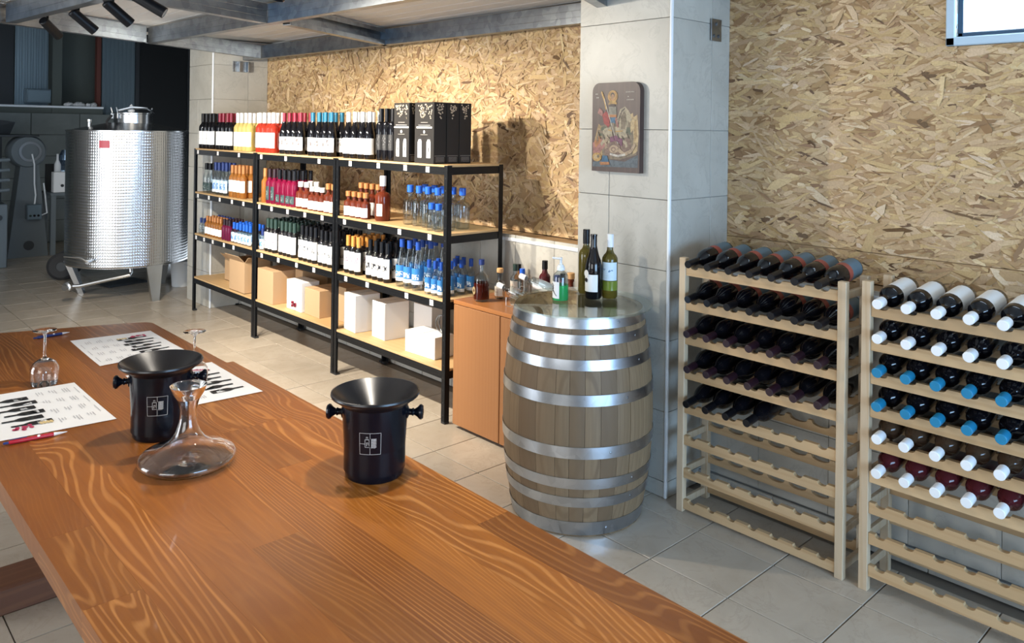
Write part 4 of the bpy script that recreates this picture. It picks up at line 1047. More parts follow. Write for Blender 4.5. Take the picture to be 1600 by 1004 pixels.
cb('std', .030, .19, 'thinbottle', 'greencap', 'lab_cream', 3.24, 3.44, 'clear bottle with dark green cap behind the cork bottle', 0)
cb('std', .031, .175, 'thinbottle', 'bluecap', None, 3.22, 3.36, 'round clear bottle with bright blue cap on the cabinet', 0, cap_len=.28)
cb('bordeaux', .033, .235, 'rosedark', 'blackcap', 'lab_cream', 3.27, 3.225, 'tallest dark bottle with pale neck ring on the cabinet', 0)
cb('std', .033, .17, 'magenta', 'navycap', 'lab_blue2', 3.255, 3.11, 'magenta bottle with navy cap and pale blue label', 0)
cb('flask', .034, .16, 'redamber', 'cork', 'lab_cream', 3.27, 3.02, 'amber flask with cork beside the hand sanitiser', 0, stopper=True)
cb('bordeaux', .032, .225, 'thinbottle', 'blackcap', 'lab_cream', 3.25, 2.885, 'clear bottle with black and gold cap beside the pillar', 0)
cb('std', .028, .175, 'amber', 'blackcap', 'lab_dark', 3.315, 3.49, 'small amber bottle with black cap against the wall', 0)
cb('std', .028, .165, 'purple', 'blackcap', None, 3.33, 3.14, 'short dark purple bottle behind magenta bottle on the cabinet', 0)
# two clear bottles resting on a wire cradle, tipped
for k, (p0, p1, txt) in enumerate((((3.03, 3.345, CT + .105), (3.075, 3.13, CT + .045), 'lying clear bottle with white script on a wire cradle'), ((3.13, 3.27, CT + .155), (3.17, 3.05, CT + .10), 'lying clear bottle with white label, upper of the cradle'))):
    a, b = Vector(p0), Vector(p1); dirv = (a - b).normalized()
    t = thing('spirit_bottle', txt, 'bottle', b); t.rotation_euler = dirv.to_track_quat('Z', 'Y').to_euler()
    O('glass_body', MB().lathe(profile('bordeaux', .031, .24), 20).mesh('glass_body', M['thinbottle'], 45), t)
    O('capsule', MB().lathe([(.0142, .20), (.0162, .20), (.0162, .241), (0, .242)], 12).mesh('capsule', M['whitecap']), t)
    if k == 0:
        s = MB()
        for j in range(9):
            z = .03 + j * .0125; s.tube([Vector((.0318 * math.cos(q), .0318 * math.sin(q), z + .006 * math.sin(q * 9 + j))) for q in np.linspace(-2.4, -.6, 9)], .0011, 5)
        O('script_print', s.mesh('script_print', M['white']), t)
    else: O('label', MB().lathe([(.0315, .025), (.0315, .13)], 16, a0=PI * .75, a1=PI * 2.0, uv=True).mesh('label', M['lab_plain']), t)
cr = thing('wire_cradle', 'small steel wire cradle holding two tipped clear bottles', 'rack', (3.08, 3.19, CT))
m = MB()
for yy, zz in ((-.03, .022), (.09, .048)):
    m.tube([(-.06, yy, .002), (-.06, yy, zz), (-.02, yy, zz - .012), (.02, yy, zz), (.05, yy, zz + .05), (.09, yy, zz + .04), (.12, yy, zz + .05), (.12, yy, .002)], .002, 6)
m.tube([(-.06, -.03, .002), (-.06, .09, .002)], .002, 6).tube([(.12, -.03, .002), (.12, .09, .002)], .002, 6)
O('wire_frame', m.mesh('wire_frame', M['steel']), cr)

# ================================================================== BARREL
BC = (2.74, 2.48)
bar = thing('oak_barrel', 'oak wine barrel with eight galvanised hoops before the pillar', 'barrel', (*BC, 0))
HB = .93
def br(z): return .293 + (.345 - .293) * (1 - ((z - HB / 2) / (HB / 2)) ** 2)
NS = 26
wts = [random.uniform(.75, 1.3) for _ in range(NS)]; tot = sum(wts); a = 0.
for k in range(NS):
    da = wts[k] / tot * 2 * PI; m = MB(); nz, na = 14, 3; vs = []; off = random.uniform(-.0008, .0008); g = .0035
    for i in range(nz + 1):
        z = .001 + (HB - .002) * i / nz
        for j in range(na + 1):
            t = a + g / 2 + (da - g) * j / na; r = br(z) + off - (.002 if j in (0, na) else 0); vs.append((r * math.cos(t), r * math.sin(t), z))
    o = len(vs)
    for i in range(nz + 1):
        z = .001 + (HB - .002) * i / nz
        for j in (0, na):
            t = a + g / 2 + (da - g) * j / na; r = br(z) - .025; vs.append((r * math.cos(t), r * math.sin(t), z))
    w = na + 1; fs = []
    for i in range(nz):
        for j in range(na): fs.append((i * w + j, i * w + j + 1, (i + 1) * w + j + 1, (i + 1) * w + j))
        fs.append((o + 2 * i, i * w, (i + 1) * w, o + 2 * i + 2)); fs.append((i * w + na, o + 2 * i + 1, o + 2 * i + 3, (i + 1) * w + na))
    fs.append((nz * w, nz * w + 1, nz * w + 2, nz * w + 3, o + 2 * nz + 1, o + 2 * nz)); fs.append((o, o + 1, 3, 2, 1, 0))
    O('stave', m.add(vs, fs).mesh('stave', M['oak'], 50), bar); a += da
for za, zb in ((.886, .932), (.821, .862), (.717, .760), (.571, .617), (.350, .400), (.219, .264), (.138, .181), (.010, .070)):
    n = 5; pr = [(br(za + (zb - za) * i / n) + .0030, za + (zb - za) * i / n) for i in range(n + 1)]; pr += [(r - .0025, z) for r, z in pr[::-1]]
    h = O('hoop', MB().lathe(pr, 72, closed=True).mesh('hoop', M['hoop']), bar)
    zc = (za + zb) / 2; ra = br(zc) + .003; aa = random.uniform(-2.2, -1.4)
    O('rivet', MB().lathe([(.006, 0), (.005, .002), (0, .003)], 10, tr=RZ(aa) @ T(ra, 0, zc) @ RY(PI / 2)).mesh('rivet', M['darksteel']), h)
hd = MB().lathe([(0, .895), (.272, .895), (.272, .915), (0, .915)], 64)
O('barrel_head', hd.mesh('barrel_head', M['oak']), bar)
gd = thing('glass_disc', 'round clear glass top lying on the oak barrel', 'table top', (2.742, 2.47, .9325))
M['plate'] = thin('green_edge_glass', (.90, .96, .95), .05, .01, .55)
O('glass_plate', MB().lathe([(0, 0), (.324, 0), (.327, .002), (.327, .008), (.325, .010), (0, .010)], 96).mesh('glass_plate', M['plate']), gd)
GT = .9432
# hand sanitiser
t = thing('hand_sanitiser', 'clear pump bottle of green hand gel on the barrel', 'bottle', (2.685, 2.545, GT), (0, 0, -.15))
pz = [(0, 0), (.031, 0), (.035, .005), (.036, .012), (.036, .105), (.033, .118), (.024, .128), (.0165, .133), (.0165, .140), (0, .140)]
O('bottle_body', MB().lathe(pz, 28).mesh('bottle_body', M['thinbottle'], 45), t)
O('green_gel', MB().lathe([(.0364, .002), (.0364, .072)], 28).mesh('green_gel', M['greengel']), t)
O('pump', MB().lathe([(0, .138), (.019, .138), (.019, .152), (.015, .157), (.013, .163), (.0065, .166), (.0055, .190), (.0065, .192), (.0065, .198), (0, .199)], 18).box((-.014, .012, .194), (.012, .050, .009), 0, .003, RZ(.5)).mesh('pump', M['whitecap']), t)
lb = MB().lathe([(.0369, .012), (.0369, .088)], 14, a0=PI - .9, a1=PI + .75, uv=True)
O('label', lb.mesh('label', M['white']), t)
sw = MB()
for q in range(2):
    pts = [Vector((-.0377 * math.cos(u), .0377 * math.sin(u), zz)) for u, zz in ((.45, .078 - q * .012), (.1, .070 - q * .012), (.30, .055 - q * .008), (-.1, .035), (-.4, .024))]
    sw.tube(pts, .0016, 5)
O('label_swirl', sw.mesh('label_swirl', M['ink']), t)
K = bottle_kit('burgundy', .039, .300, 'darkwine', None, None)
t = put_bottle(K, (2.835, 2.475, GT), (0, 0, .25), 'dark open wine bottle with white label nearest on the barrel', None, 'wine_bottle')
O('label', MB().lathe([(.0396, .035), (.0396, .115)], 14, a0=PI - .95, a1=PI + 1.0, uv=True).mesh('label', M['label']), t)
md = MB().lathe([(0, 0), (.017, 0), (.017, .0012), (0, .0012)], 20, tr=RZ(-.5) @ T(-.0393, 0, .118) @ RY(-PI / 2)); O('round_seal', md.mesh('round_seal', M['label']), t)
bd = MB().lathe([(0, 0), (.011, 0), (.011, .001), (0, .001)], 6, tr=RZ(-.5) @ T(-.0402, 0, .088) @ RY(-PI / 2)); O('bird_mark', bd.mesh('bird_mark', M['ink']), t)
K = bottle_kit('bordeaux', .0375, .298, 'greenglass', 'whitecap', None, .20)
t = put_bottle(K, (2.905, 2.435, GT), (0, 0, .3), 'olive glass wine bottle with white capsule and blue-white label', None, 'wine_bottle')
M['lab_ice'] = label_mat('label_ice_blue', (.12, .25, .42), .40, .66, .62, 30, (.62, .76, .86))
O('label', MB().lathe([(.0381, .085), (.0381, .170)], 16, a0=PI - 1.4, a1=PI + 1.4, uv=True).mesh('label', M['lab_ice']), t)
M['wineleft'] = mat('green_gold_wine', (.30, .42, .06), .05, trans=.5)
O('wine_level', MB().lathe([(.0379, .038), (.0379, .082)], 22).mesh('wine_level', M['wineleft']), t)
K = bottle_kit('bordeaux', .0375, .305, 'greenglass', 'blackcap', 'lab_plain', .22)
put_bottle(K, (2.90, 2.58, GT), (0, 0, 2.6), 'olive glass wine bottle with black capsule standing behind the dark one', None, 'wine_bottle')

# ================================================================== ICON ON THE PILLAR
ic = thing('painted_icon', 'dark wooden icon painted with a haloed rider on a pale horse', 'icon', (3.10, 2.548, 1.525))
# slab in (u = towards -Y, v = up), thickness along -X
def uv_tr(): return Matrix(((0, 0, -1, 0), (-1, 0, 0, 0), (0, 1, 0, 0), (0, 0, 0, 1)))
W2, HH, TH = .152, .445, .032
def rounded(w, h, r):
    p = [(-w, 0), (w, 0)]
    p += [(w - r + r * math.cos(a), h - r + r * math.sin(a)) for a in np.linspace(0, PI / 2, 7)]
    p += [(-w + r + r * math.cos(a), h - r + r * math.sin(a)) for a in np.linspace(PI / 2, PI, 7)]
    return p
M['icondark'] = wood('dark_icon_board', (.045, .028, .025), (.075, .045, .038), (.11, .07, .055), 'z', .45, 30., 5., 4., .1, 0)
O('board', MB().prism(rounded(W2, HH, .045), .001, TH, tr=uv_tr()).mesh('board', M['icondark'], 40), ic)
cols = dict(gold=(.40, .24, .07), skin=(.34, .19, .10), red=(.28, .030, .028), blue=(.03, .11, .20), grey=(.20, .19, .155), horse=(.33, .28, .19), hshade=(.17, .13, .085), rock=(.32, .21, .09), rock2=(.42, .31, .16), purple=(.16, .05, .10), drag=(.19, .12, .09), dragl=(.35, .26, .17), dark=(.045, .028, .025), orange=(.36, .15, .05), white=(.48, .45, .40), water=(.085, .11, .13), pink=(.30, .13, .11), green=(.09, .10, .06))
def painted(name, c):
    m = mat(name, c, .5); g = N(m); v = g.coord((1, 1, 1), False)
    nz = g.noise(v, 55., 4, .65, .8)
    g.l(g.mix(g.math('MULTIPLY', g.ramp(nz, [(.40, (1, 1, 1)), (.56, (0, 0, 0))]), .55), c, tuple(q * .30 for q in c)), g.b.inputs['Base Color']); g.bump(nz, .25, .002); return m
order = list(cols); IM = [painted('icon_' + k, v) for k, v in cols.items()]
pm = MB(); lay = [0]
def sh(c, pts):
    lay[0] += 1; z = TH + .0004 + lay[0] * .00004
    P = [((u - .5) * 2 * W2, (1 - v) * HH) for u, v in pts]
    n = len(P); ar = sum(P[i][0] * P[(i + 1) % n][1] - P[(i + 1) % n][0] * P[i][1] for i in range(n))
    if ar < 0: P = P[::-1]
    pm.add([(x, y, z) for x, y in P], [tuple(range(n))], order.index(c), uv_tr())
def el(c, u, v, ru, rv, n=14, a0=0, a1=2 * PI): sh(c, [(u + ru * math.cos(a), v + rv * math.sin(a)) for a in np.linspace(a0, a1, n + 1)[:-1]])
def stroke(c, pts, w):
    P = [Vector(p) for p in pts]; L = []; Rr = []
    for i, p in enumerate(P):
        t = (P[min(i + 1, len(P) - 1)] - P[max(0, i - 1)]).normalized(); nn = Vector((-t.y, t.x)) * w; L.append(tuple(p + nn)); Rr.append(tuple(p - nn))
    for i in range(len(P) - 1): sh(c, [L[i], L[i + 1], Rr[i + 1], Rr[i]])
# background rocks, buildings, water
sh('hshade', [(.10, .86), (.06, .62), (.20, .48), (.50, .44), (.84, .42), (.96, .56), (.94, .80), (.60, .86)]); sh('drag', [(.22, .66), (.80, .62), (.86, .78), (.30, .84)])
sh('rock', [(.02, .80), (.06, .64), (.14, .46), (.22, .50), (.20, .66), (.24, .84), (.10, .90)])
sh('rock2', [(.84, .40), (.95, .36), (.98, .58), (.96, .76), (.86, .80), (.88, .62)]); sh('rock', [(.88, .44), (.93, .42), (.95, .60), (.90, .66)])
sh('water', [(.02, .90), (.30, .86), (.70, .88), (.97, .80), (.97, .94), (.02, .95)]); sh('green', [(.20, .50), (.80, .50), (.84, .58), (.16, .60)])
sh('rock2', [(.80, .36), (.86, .34), (.90, .50), (.82, .56)]); sh('pink', [(.02, .68), (.20, .62), (.30, .70), (.16, .80), (.03, .80)]); sh('orange', [(.05, .66), (.16, .60), (.20, .66), (.08, .74)])
# horse
el('horse', .46, .565, .24, .075, 18); sh('horse', [(.56, .55), (.54, .40), (.60, .30), (.70, .27), (.78, .32), (.76, .46), (.70, .60)])
sh('hshade', [(.62, .52), (.62, .38), (.68, .32), (.73, .36), (.70, .52)]); sh('horse', [(.70, .27), (.80, .34), (.84, .42), (.79, .45), (.73, .38)])
for a, b, c, d in ((.62, .60, .78, .58), (.66, .64, .74, .72), (.28, .60, .20, .70), (.36, .62, .32, .74)): stroke('horse', [(a, b), ((a + c) / 2 + .03, (b + d) / 2), (c, d)], .022)
stroke('dark', [(.56, .50), (.58, .40), (.64, .32), (.70, .29)], .008); stroke('hshade', [(.24, .56), (.14, .54), (.12, .66)], .016); stroke('gold', [(.35, .53), (.50, .55), (.66, .54)], .006)
for k in range(5): stroke('hshade', [(.60 + k * .03, .34 + k * .012), (.63 + k * .025, .44 + k * .01)], .005)
# rider
sh('red', [(.30, .32), (.22, .36), (.26, .46), (.36, .50), (.40, .38)]); stroke('red', [(.26, .34), (.30, .42), (.37, .49)], .028); sh('pink', [(.24, .32), (.16, .28), (.12, .34), (.22, .38)])
sh('grey', [(.36, .27), (.52, .27), (.53, .36), (.36, .37)]); sh('orange', [(.35, .36), (.53, .36), (.52, .39), (.36, .39)]); sh('blue', [(.38, .39), (.51, .39), (.50, .46), (.40, .46)]); sh('hshade', [(.40, .45), (.48, .45), (.52, .60), (.45, .61)])
stroke('pink', [(.51, .40), (.56, .50)], .020)
el('gold', .44, .155, .105, .068, 18); el('orange', .44, .155, .085, .052, 18); el('gold', .44, .15, .07, .045, 16); el('dark', .44, .145, .045, .034, 14); el('skin', .44, .16, .032, .030, 14); stroke('skin', [(.44, .18), (.44, .215)], .018)
sh('gold', [(.38, .20), (.50, .20), (.54, .245), (.35, .245)]); sh('dark', [(.40, .24), (.49, .24), (.50, .27), (.38, .27)])
stroke('gold', [(.20, .10), (.27, .20), (.31, .30)], .016); stroke('white', [(.27, .18), (.36, .36), (.50, .60), (.62, .76)], .006)
# dragon
el('drag', .46, .72, .16, .05, 16); el('dragl', .48, .745, .10, .045, 14); el('drag', .47, .745, .055, .028, 12); el('dragl', .47, .75, .03, .016, 10); stroke('purple', [(.40, .64), (.52, .62), (.64, .66), (.62, .70)], .030)
stroke('dragl', [(.32, .74), (.30, .66), (.38, .60)], .026); stroke('dragl', [(.58, .75), (.70, .80), (.84, .76), (.92, .68)], .022); stroke('white', [(.40, .80), (.56, .82), (.72, .80)], .012)
el('gold', .12, .84, .10, .05, 14); el('rock2', .10, .84, .05, .025, 10); el('hshade', .15, .83, .03, .02, 8)
sh('blue', [(.24, .82), (.34, .82), (.38, .90), (.22, .90)]); sh('orange', [(.18, .895), (.38, .89), (.40, .92), (.20, .93)])
for k, (u, v, l) in enumerate(((.72, .105, .16), (.76, .155, .03), (.74, .19, .15), (.08, .12, .05), (.10, .16, .04))):
    q = u
    while q < u + l: sh('white', [(q, v), (q + .018, v), (q + .018, v + .012), (q, v + .012)]); q += .03
for k in range(7): stroke('dark', [(.14 + .1 * k, .55 + .02 * (k % 3)), (.19 + .1 * k, .63 + .015 * (k % 2))], .005)
O('painting', pm.mesh('painting', IM), ic)
# bracket at the pillar head and broken sockets at the far pillar
bk = thing('steel_bracket', 'small galvanised bolted bracket at the top of the near pillar', 'bracket', (3.46, 2.235, 2.24))
O('plate', bx((0, -.004, 0), (.09, .006, .11), .001).mesh('plate', M['galv']), bk)
for xx, zz in ((-.02, -.03), (.02, -.03), (0, .03)): O('bolt', MB().lathe([(.009, 0), (.009, .008), (0, .009)], 6, tr=T(xx, -.007, zz) @ RX(PI / 2)).mesh('bolt', M['darksteel']), bk)
hb = thing('steel_bracket', 'galvanised angle bracket at the head of the far pillar', 'bracket', (3.33, 7.446, 2.30))
O('plate', MB().box((0, -.005, 0), (.18, .008, .10), 0, .001).box((-.03, -.03, .0), (.03, .05, .10), 0, .001).box((.05, -.03, .0), (.02, .05, .10), 0, .001).mesh('plate', M['galv']), hb)

# ================================================================== WINE RACKS
def slat_poly(y0, y1, pitch, ystart, count, depth, wd, h):
    """front view polygon (y, z): top edge with one scallop per bottle"""
    top = [(y1, 0)]
    for k in range(count):
        c = ystart - k * pitch
        for a in np.linspace(0, PI, 7): top.append((c + wd * math.cos(a), -depth * math.sin(a) ** .8))
    top.append((y0, 0))
    return top + [(y0, -h), (y1, -h)]
def wine_rack(yl, yr, zs, label, ystart, pitch, count, height):
    t = thing('wine_rack', label, 'wine rack', (3.16, (yl + yr) / 2, 0), group='pine wine racks')
    oy = (yl + yr) / 2; pw = .034
    for px in (3.066, 3.262):
        for py in (yl - pw / 2, yr + pw / 2):
            O('post', bx((0, 0, height / 2), (.030, pw, height), .002).mesh('post', M['pine_post']), t, (px - 3.16, py - oy, 0))
    uv = Matrix(((0, 0, 1, 0), (1, 0, 0, 0), (0, 1, 0, 0), (0, 0, 0, 1)))
    def slat(depth, wd, h, ext):
        pl = slat_poly(yr + ext, yl - ext, pitch, ystart, count, depth, wd, h); pl = [(a - oy, b) for a, b in pl]
        return pl
    def strip(pl, th):
        # build as fan of quads between top edge and straight bottom so that the concave outline stays clean
        top = pl[:-2]; zb = pl[-1][1]; m = MB()
        for (a, b), (c, d) in zip(top, top[1:]):
            if a - c > 1e-6: m.convex([(x, y, z) for x in (-th / 2, th / 2) for (y, z) in ((a, b), (c, d), (c, zb), (a, zb))], [(0, 1, 2, 3), (4, 5, 6, 7), (0, 1, 5, 4), (2, 3, 7, 6)])
        y1_, y0_ = top[0][0], top[-1][0]
        for yy in (y1_, y0_): m.add([(-th / 2, yy, 0), (th / 2, yy, 0), (th / 2, yy, zb), (-th / 2, yy, zb)], [(0, 1, 2, 3)])
        return m.mesh('slat', M['pine'], 30)
    fm = strip(slat(.013, .020, .042, pw + .001), .020); bm_ = strip(slat(.020, .042, .044, pw + .001), .018)
    rm = bx((0, 0, 0), (.166, .018, .030), .002).mesh('side_rail', M['pine_post'])
    for z in zs:
        O('front_slat', fm, t, (3.066 - 3.16, 0, z)); O('back_slat', bm_, t, (3.262 - 3.16, 0, z + .016))
        for py in (yl - pw / 2, yr + pw / 2): O('side_rail', rm, t, (3.164 - 3.16, py - oy, z - .02))
Z_A = [1.118, .962, .806, .649, .493, .349, .199, .058]
Z_B = [1.082, .954, .829, .703, .583, .456, .338, .222, .100]
wine_rack(2.146, 1.372, Z_A, 'pine wine rack beside the pillar, mostly dark capped bottles', 2.068, .1012, 7, 1.155)
wine_rack(1.312, .535, Z_B, 'pine wine rack at the right edge with white and turquoise capsules', 1.234, .1022, 7, 1.172)
def lying(kitname, y, z, label, group, roll, L=.30, tilt=.085):
    # neck tip at x = 3.005, pointing to the room (-X), base raised towards the wall
    base = Vector((3.005 + L * math.cos(tilt), y, z + L * math.sin(tilt)))
    t = thing('wine_bottle', label, 'bottle', base, group=group)
    q = Vector((-math.cos(tilt), 0, -math.sin(tilt))).to_track_quat('Z', 'Y') @ Matrix.Rotation(roll, 3, 'Z').to_quaternion()
    t.rotation_euler = q.to_euler()
    for pn, me in kitname: O(pn, me, t)
kA = bottle_kit('stout', .0415, .325, 'darkwine', 'blackcap', None, .20, band=(('lab_rust', .31, .41), ('lab_slate', .05, .31)))
kB = bottle_kit('stout', .0415, .325, 'darkwine', 'purplecap', None, .20)
kC = bottle_kit('stout', .0415, .325, 'darkwine', 'blackcap', None, .20)
rl = ['top row', 'second row', 'third row', 'fourth row', 'fifth row', 'sixth row']
for r, (kit, n, txt) in enumerate(((kA, 7, 'dark bottle with rust and slate label, left rack'), (kA, 7, 'dark bottle with rust and slate label, left rack'), (kB, 7, 'unlabelled black bottle with purple-black capsule, left rack'), (kB, 7, 'unlabelled black bottle, left rack'), (kC, 4, 'unlabelled black bottle, left rack'))):
    for k in range(n):
        lying(kit, 2.068 - .1012 * k + random.uniform(-.003, .003), Z_A[r] + .018, f'{txt} {rl[r]}, {ORD[k]} from left', 'bottles in the left wine rack', PI if r < 2 else random.uniform(0, 6), .325, .112)
kD = bottle_kit('bordeaux', .0405, .305, 'darkwine', 'whitecap', None, .15, cap_r=1.25, band=(('label', .10, .52),))
kE = bottle_kit('bordeaux', .0405, .305, 'darkwine', 'whitecap', None, .15, cap_r=1.25)
kF = bottle_kit('bordeaux', .0405, .305, 'darkwine', 'turqcap', None, .15, cap_r=1.25)
kG = bottle_kit('bordeaux', .0405, .305, 'brownwine', 'whitecap', None, .15, cap_r=1.25)
kH = bottle_kit('bordeaux', .0405, .305, 'rosedark', 'whitecap', None, .15, cap_r=1.25)
for r, (kit, txt) in enumerate(((kD, 'dark bottle with white capsule and white label'), (kE, 'dark bottle with white capsule, no label'), (kF, 'dark bottle with turquoise capsule'), (kF, 'dark bottle with turquoise capsule'), (kG, 'brownish clear bottle with white capsule'), (kH, 'dark rosé bottle with white capsule'))):
    for k in range(6):
        lying(kit, 1.234 - .1022 * k + random.uniform(-.003, .003), Z_B[r] + .018, f'{txt}, right rack {rl[r]}, {ORD[k]} from left', 'bottles in the right wine rack', PI if r == 0 else random.uniform(0, 6), .305, .10)

# ================================================================== STEEL TANK AND THE BACK ROOM
TC = (2.70, 8.70)
tk = thing('steel_tank', 'tall stainless steel wine tank on legs at the back left', 'tank', (*TC, 0))
R_, zb, zt = .575, .335, 1.665
n = 2
O('shell', MB().lathe([(R_, zb), (R_, zt)], 96, uv=True).mesh('shell', M['tank']), tk)
O('rim', MB().lathe([(R_ - .004, zt - .012), (R_ + .006, zt - .010), (R_ + .006, zt + .004), (R_ - .004, zt + .006)], 96, closed=True).mesh('rim', M['steel']), tk)
O('bottom', MB().lathe([(0, zb - .05), (R_ * .6, zb - .035), (R_, zb + .002), (R_ + .004, zb + .02), (R_ - .01, zb + .02)], 96).mesh('bottom', M['steel']), tk)
O('cone_top', MB().lathe([(R_, zt), (.22, zt + .075), (.19, zt + .08)], 96).mesh('cone_top', M['steel']), tk)
hx, hy = .03, -.02
hat = O('manhole', MB().lathe([(.185, zt + .04), (.185, zt + .165), (.192, zt + .17), (.192, zt + .182), (.15, zt + .19), (0, zt + .195)], 48).mesh('manhole', M['steel']), tk, (hx, hy, 0))
O('vent_valve', MB().lathe([(.03, 0), (.035, .02), (.022, .03), (.03, .045), (.016, .065), (0, .085)], 20).mesh('vent_valve', M['white']), hat, (-.03, -.03, zt + .19))
O('clamp_arm', MB().tube([(-.17, -.05, zt + .20), (-.05, -.10, zt + .235), (.10, -.09, zt + .23), (.20, -.02, zt + .19)], [.012, .016, .016, .012], 8).mesh('clamp_arm', M['steel']), hat)
for a in (.3, 2.6, 3.6):
    O('clamp', MB().box((.20, 0, zt + .15), (.03, .03, .06), 0, .004, RZ(a)).tube([tuple(RZ(a) @ Vector((.2, 0, zt + .18))), tuple(RZ(a) @ Vector((.215, 0, zt + .235)))], .008, 6).mesh('clamp', M['darksteel']), hat)
O('hose', MB().tube([(-.26, -.22, zt + .02), (-.27, -.18, zt + .09), (-.21, -.13, zt + .15)], .012, 8).mesh('hose', M['rubber']), tk)
O('pressure_cap', MB().lathe([(.02, 0), (.02, .05), (.026, .055), (.026, .08), (0, .085)], 16).mesh('pressure_cap', M['steel']), tk, (-.38, .0, zt + .03))
for (lx, ly) in ((2.32, 8.93), (2.775, 8.10), (3.17, 8.95)):
    dx_, dy_ = lx - TC[0], ly - TC[1]; aa = math.atan2(dy_, dx_)
    m = MB(); 
    def q(z, w, rr): return [(rr, -w, z), (rr, w, z), (rr - .05, w * .9, z), (rr - .05, -w * .9, z)]
    dd = math.hypot(dx_, dy_); vs = q(.0, .035, dd + .01) + q(.345, .080, R_ + .006)
    m.convex(vs, [(0, 1, 2, 3), (4, 5, 6, 7), (0, 1, 5, 4), (1, 2, 6, 5), (2, 3, 7, 6), (3, 0, 4, 7)], 0, RZ(aa))
    O('leg', m.mesh('leg', M['steel'], 20), tk)
O('drain_pipe', MB().tube([(-.10, -.40, .33), (-.10, -.42, .27), (-.12, -.45, .255), (-.52, -.28, .17), (-.60, -.22, .165)], .018, 10).mesh('drain_pipe', M['steel']), tk)
O('drain_valve', MB().lathe([(0, 0), (.045, 0), (.045, .03), (.028, .035), (.028, .06), (0, .06)], 20, tr=T(-.60, -.22, .165) @ RZ(-2.5) @ RY(PI / 2)).mesh('drain_valve', M['steel']), tk)
O('side_tap', MB().tube([(-.44, -.38, .42), (-.50, -.44, .42)], .02, 10).tube([(-.50, -.44, .42), (-.55, -.40, .46), (-.66, -.29, .47)], .010, 8).mesh('side_tap', M['steel']), tk)
O('red_sticker', MB().lathe([(R_ + .001, 1.50), (R_ + .001, 1.57)], 6, a0=-2.34, a1=-2.17).mesh('red_sticker', M['red']), tk)
O('pallet_plate', bx((0, 0, .01), (.42, .30, .02), .002).mesh('pallet_plate', M['darkgrey']), thing('floor_plate', 'flat dark plate of a hand truck on the floor under the tank', 'plate', (2.80, 9.22, .001), (0, 0, .2)))
# hand truck
ht = thing('hand_truck', 'black two-wheeled hand truck standing left of the tank', 'hand truck', (2.43, 9.95, 0), (0, 0, -.5))
for yy in (-.14, .14):
    O('wheel', MB().lathe([(.05, -.035), (.12, -.04), (.15, -.022), (.15, .022), (.12, .04), (.05, .035)], 28, closed=True, tr=T(0, yy, .15) @ RX(PI / 2)).mesh('wheel', M['rubber']), ht)
    O('hub', MB().lathe([(0, -.03), (.055, -.03), (.055, .03), (0, .03)], 20, tr=T(0, yy, .15) @ RX(PI / 2)).mesh('hub', M['darkgrey']), ht)
O('frame', MB().tube([(-.02, -.10, .13), (.28, -.08, 1.0)], .016, 8).tube([(-.02, .10, .13), (.28, .08, 1.0)], .016, 8).tube([(.05, -.10, .33), (.05, .10, .33)], .012, 6).tube([(.28, -.08, 1.0), (.28, .08, 1.0)], .016, 8).mesh('frame', M['darksteel']), ht)
# bucket by the far pillar
bu = thing('plastic_bucket', 'white plastic bucket on the floor behind the tank leg', 'bucket', (3.24, 8.70, 0))
O('bucket', MB().lathe([(0, 0), (.085, 0), (.09, .01), (.105, .26), (.11, .262), (.11, .272), (.10, .272), (.085, .012), (0, .01)], 28).mesh('bucket', M['whitecap']), bu)

# press machine: tapering steel pedestal, round head, tray, switch box with cable
mc = thing('wine_press', 'grey steel pump machine on tapered pedestal far left', 'machine', (2.44, 11.9, 0))
ped = [(-.235, 0), (.225, 0), (.10, 1.21), (-.10, 1.21)]
O('pedestal', MB().prism([(x, z) for x, z in ped], -.14, .14, tr=RX(PI / 2)).mesh('pedestal', M['greypaint']), mc)
O('round_port', MB().lathe([(0, 0), (.06, 0), (.06, .01), (0, .012)], 24, tr=T(.0, -.141, .15) @ RX(PI / 2)).mesh('round_port', M['darkgrey']), mc)
O('motor_head', MB().lathe([(0, -.16), (.19, -.16), (.21, -.13), (.21, .13), (.19, .16), (0, .16)], 36, tr=T(-.02, 0, 1.36) @ RX(PI / 2)).mesh('motor_head', M['greypaint']), mc)
O('fan_ring', MB().lathe([(.10, 0), (.13, 0), (.13, .015), (.10, .015)], 28, closed=True, tr=T(-.0, -.16, 1.36) @ RX(PI / 2)).mesh('fan_ring', M['darksteel']), mc)
O('hopper_tray', bx((-.16, 0, 1.565), (.50, .42, .025), .004).mesh('hopper_tray', M['darkgrey']), mc)
sb = O('switch_box', bx((.04, -.19, .585), (.17, .10, .20), .012).mesh('switch_box', M['clad']), mc)
for k in range(3): O('button', MB().lathe([(.016, 0), (.014, .01), (0, .011)], 14, tr=T(-.005 + k * .045, -.24, .54) @ RX(PI / 2)).mesh('button', M['greencap'] if k == 0 else M['blackcap']), sb)
O('cable', MB().tube([(.02, -.165, 1.33), (.045, -.175, 1.2), (.05, -.17, .95), (.065, -.17, .80), (.05, -.19, .68)], .010, 6).tube([(.12, -.17, .53), (.20, -.16, .56), (.18, -.15, .78), (.16, -.15, .95)], .010, 6).mesh('cable', M['trimwhite']), mc)
m2 = thing('bottling_machine', 'dark grey machine cut off by the left picture edge', 'machine', (1.82, 11.25, 0))
O('base_cabinet', bx((0, 0, .38), (.5, .4, .76), .01).mesh('base_cabinet', M['greypaint']), m2)
O('column', bx((.0, 0, .98), (.16, .2, .45), .01).mesh('column', M['greypaint']), m2)
for k in range(4): O('roller', MB().tube([(-.2, -.22, .9 + .12 * k), (.26, -.22, .93 + .12 * k)], .022, 10).mesh('roller', M['greypaint']), m2)
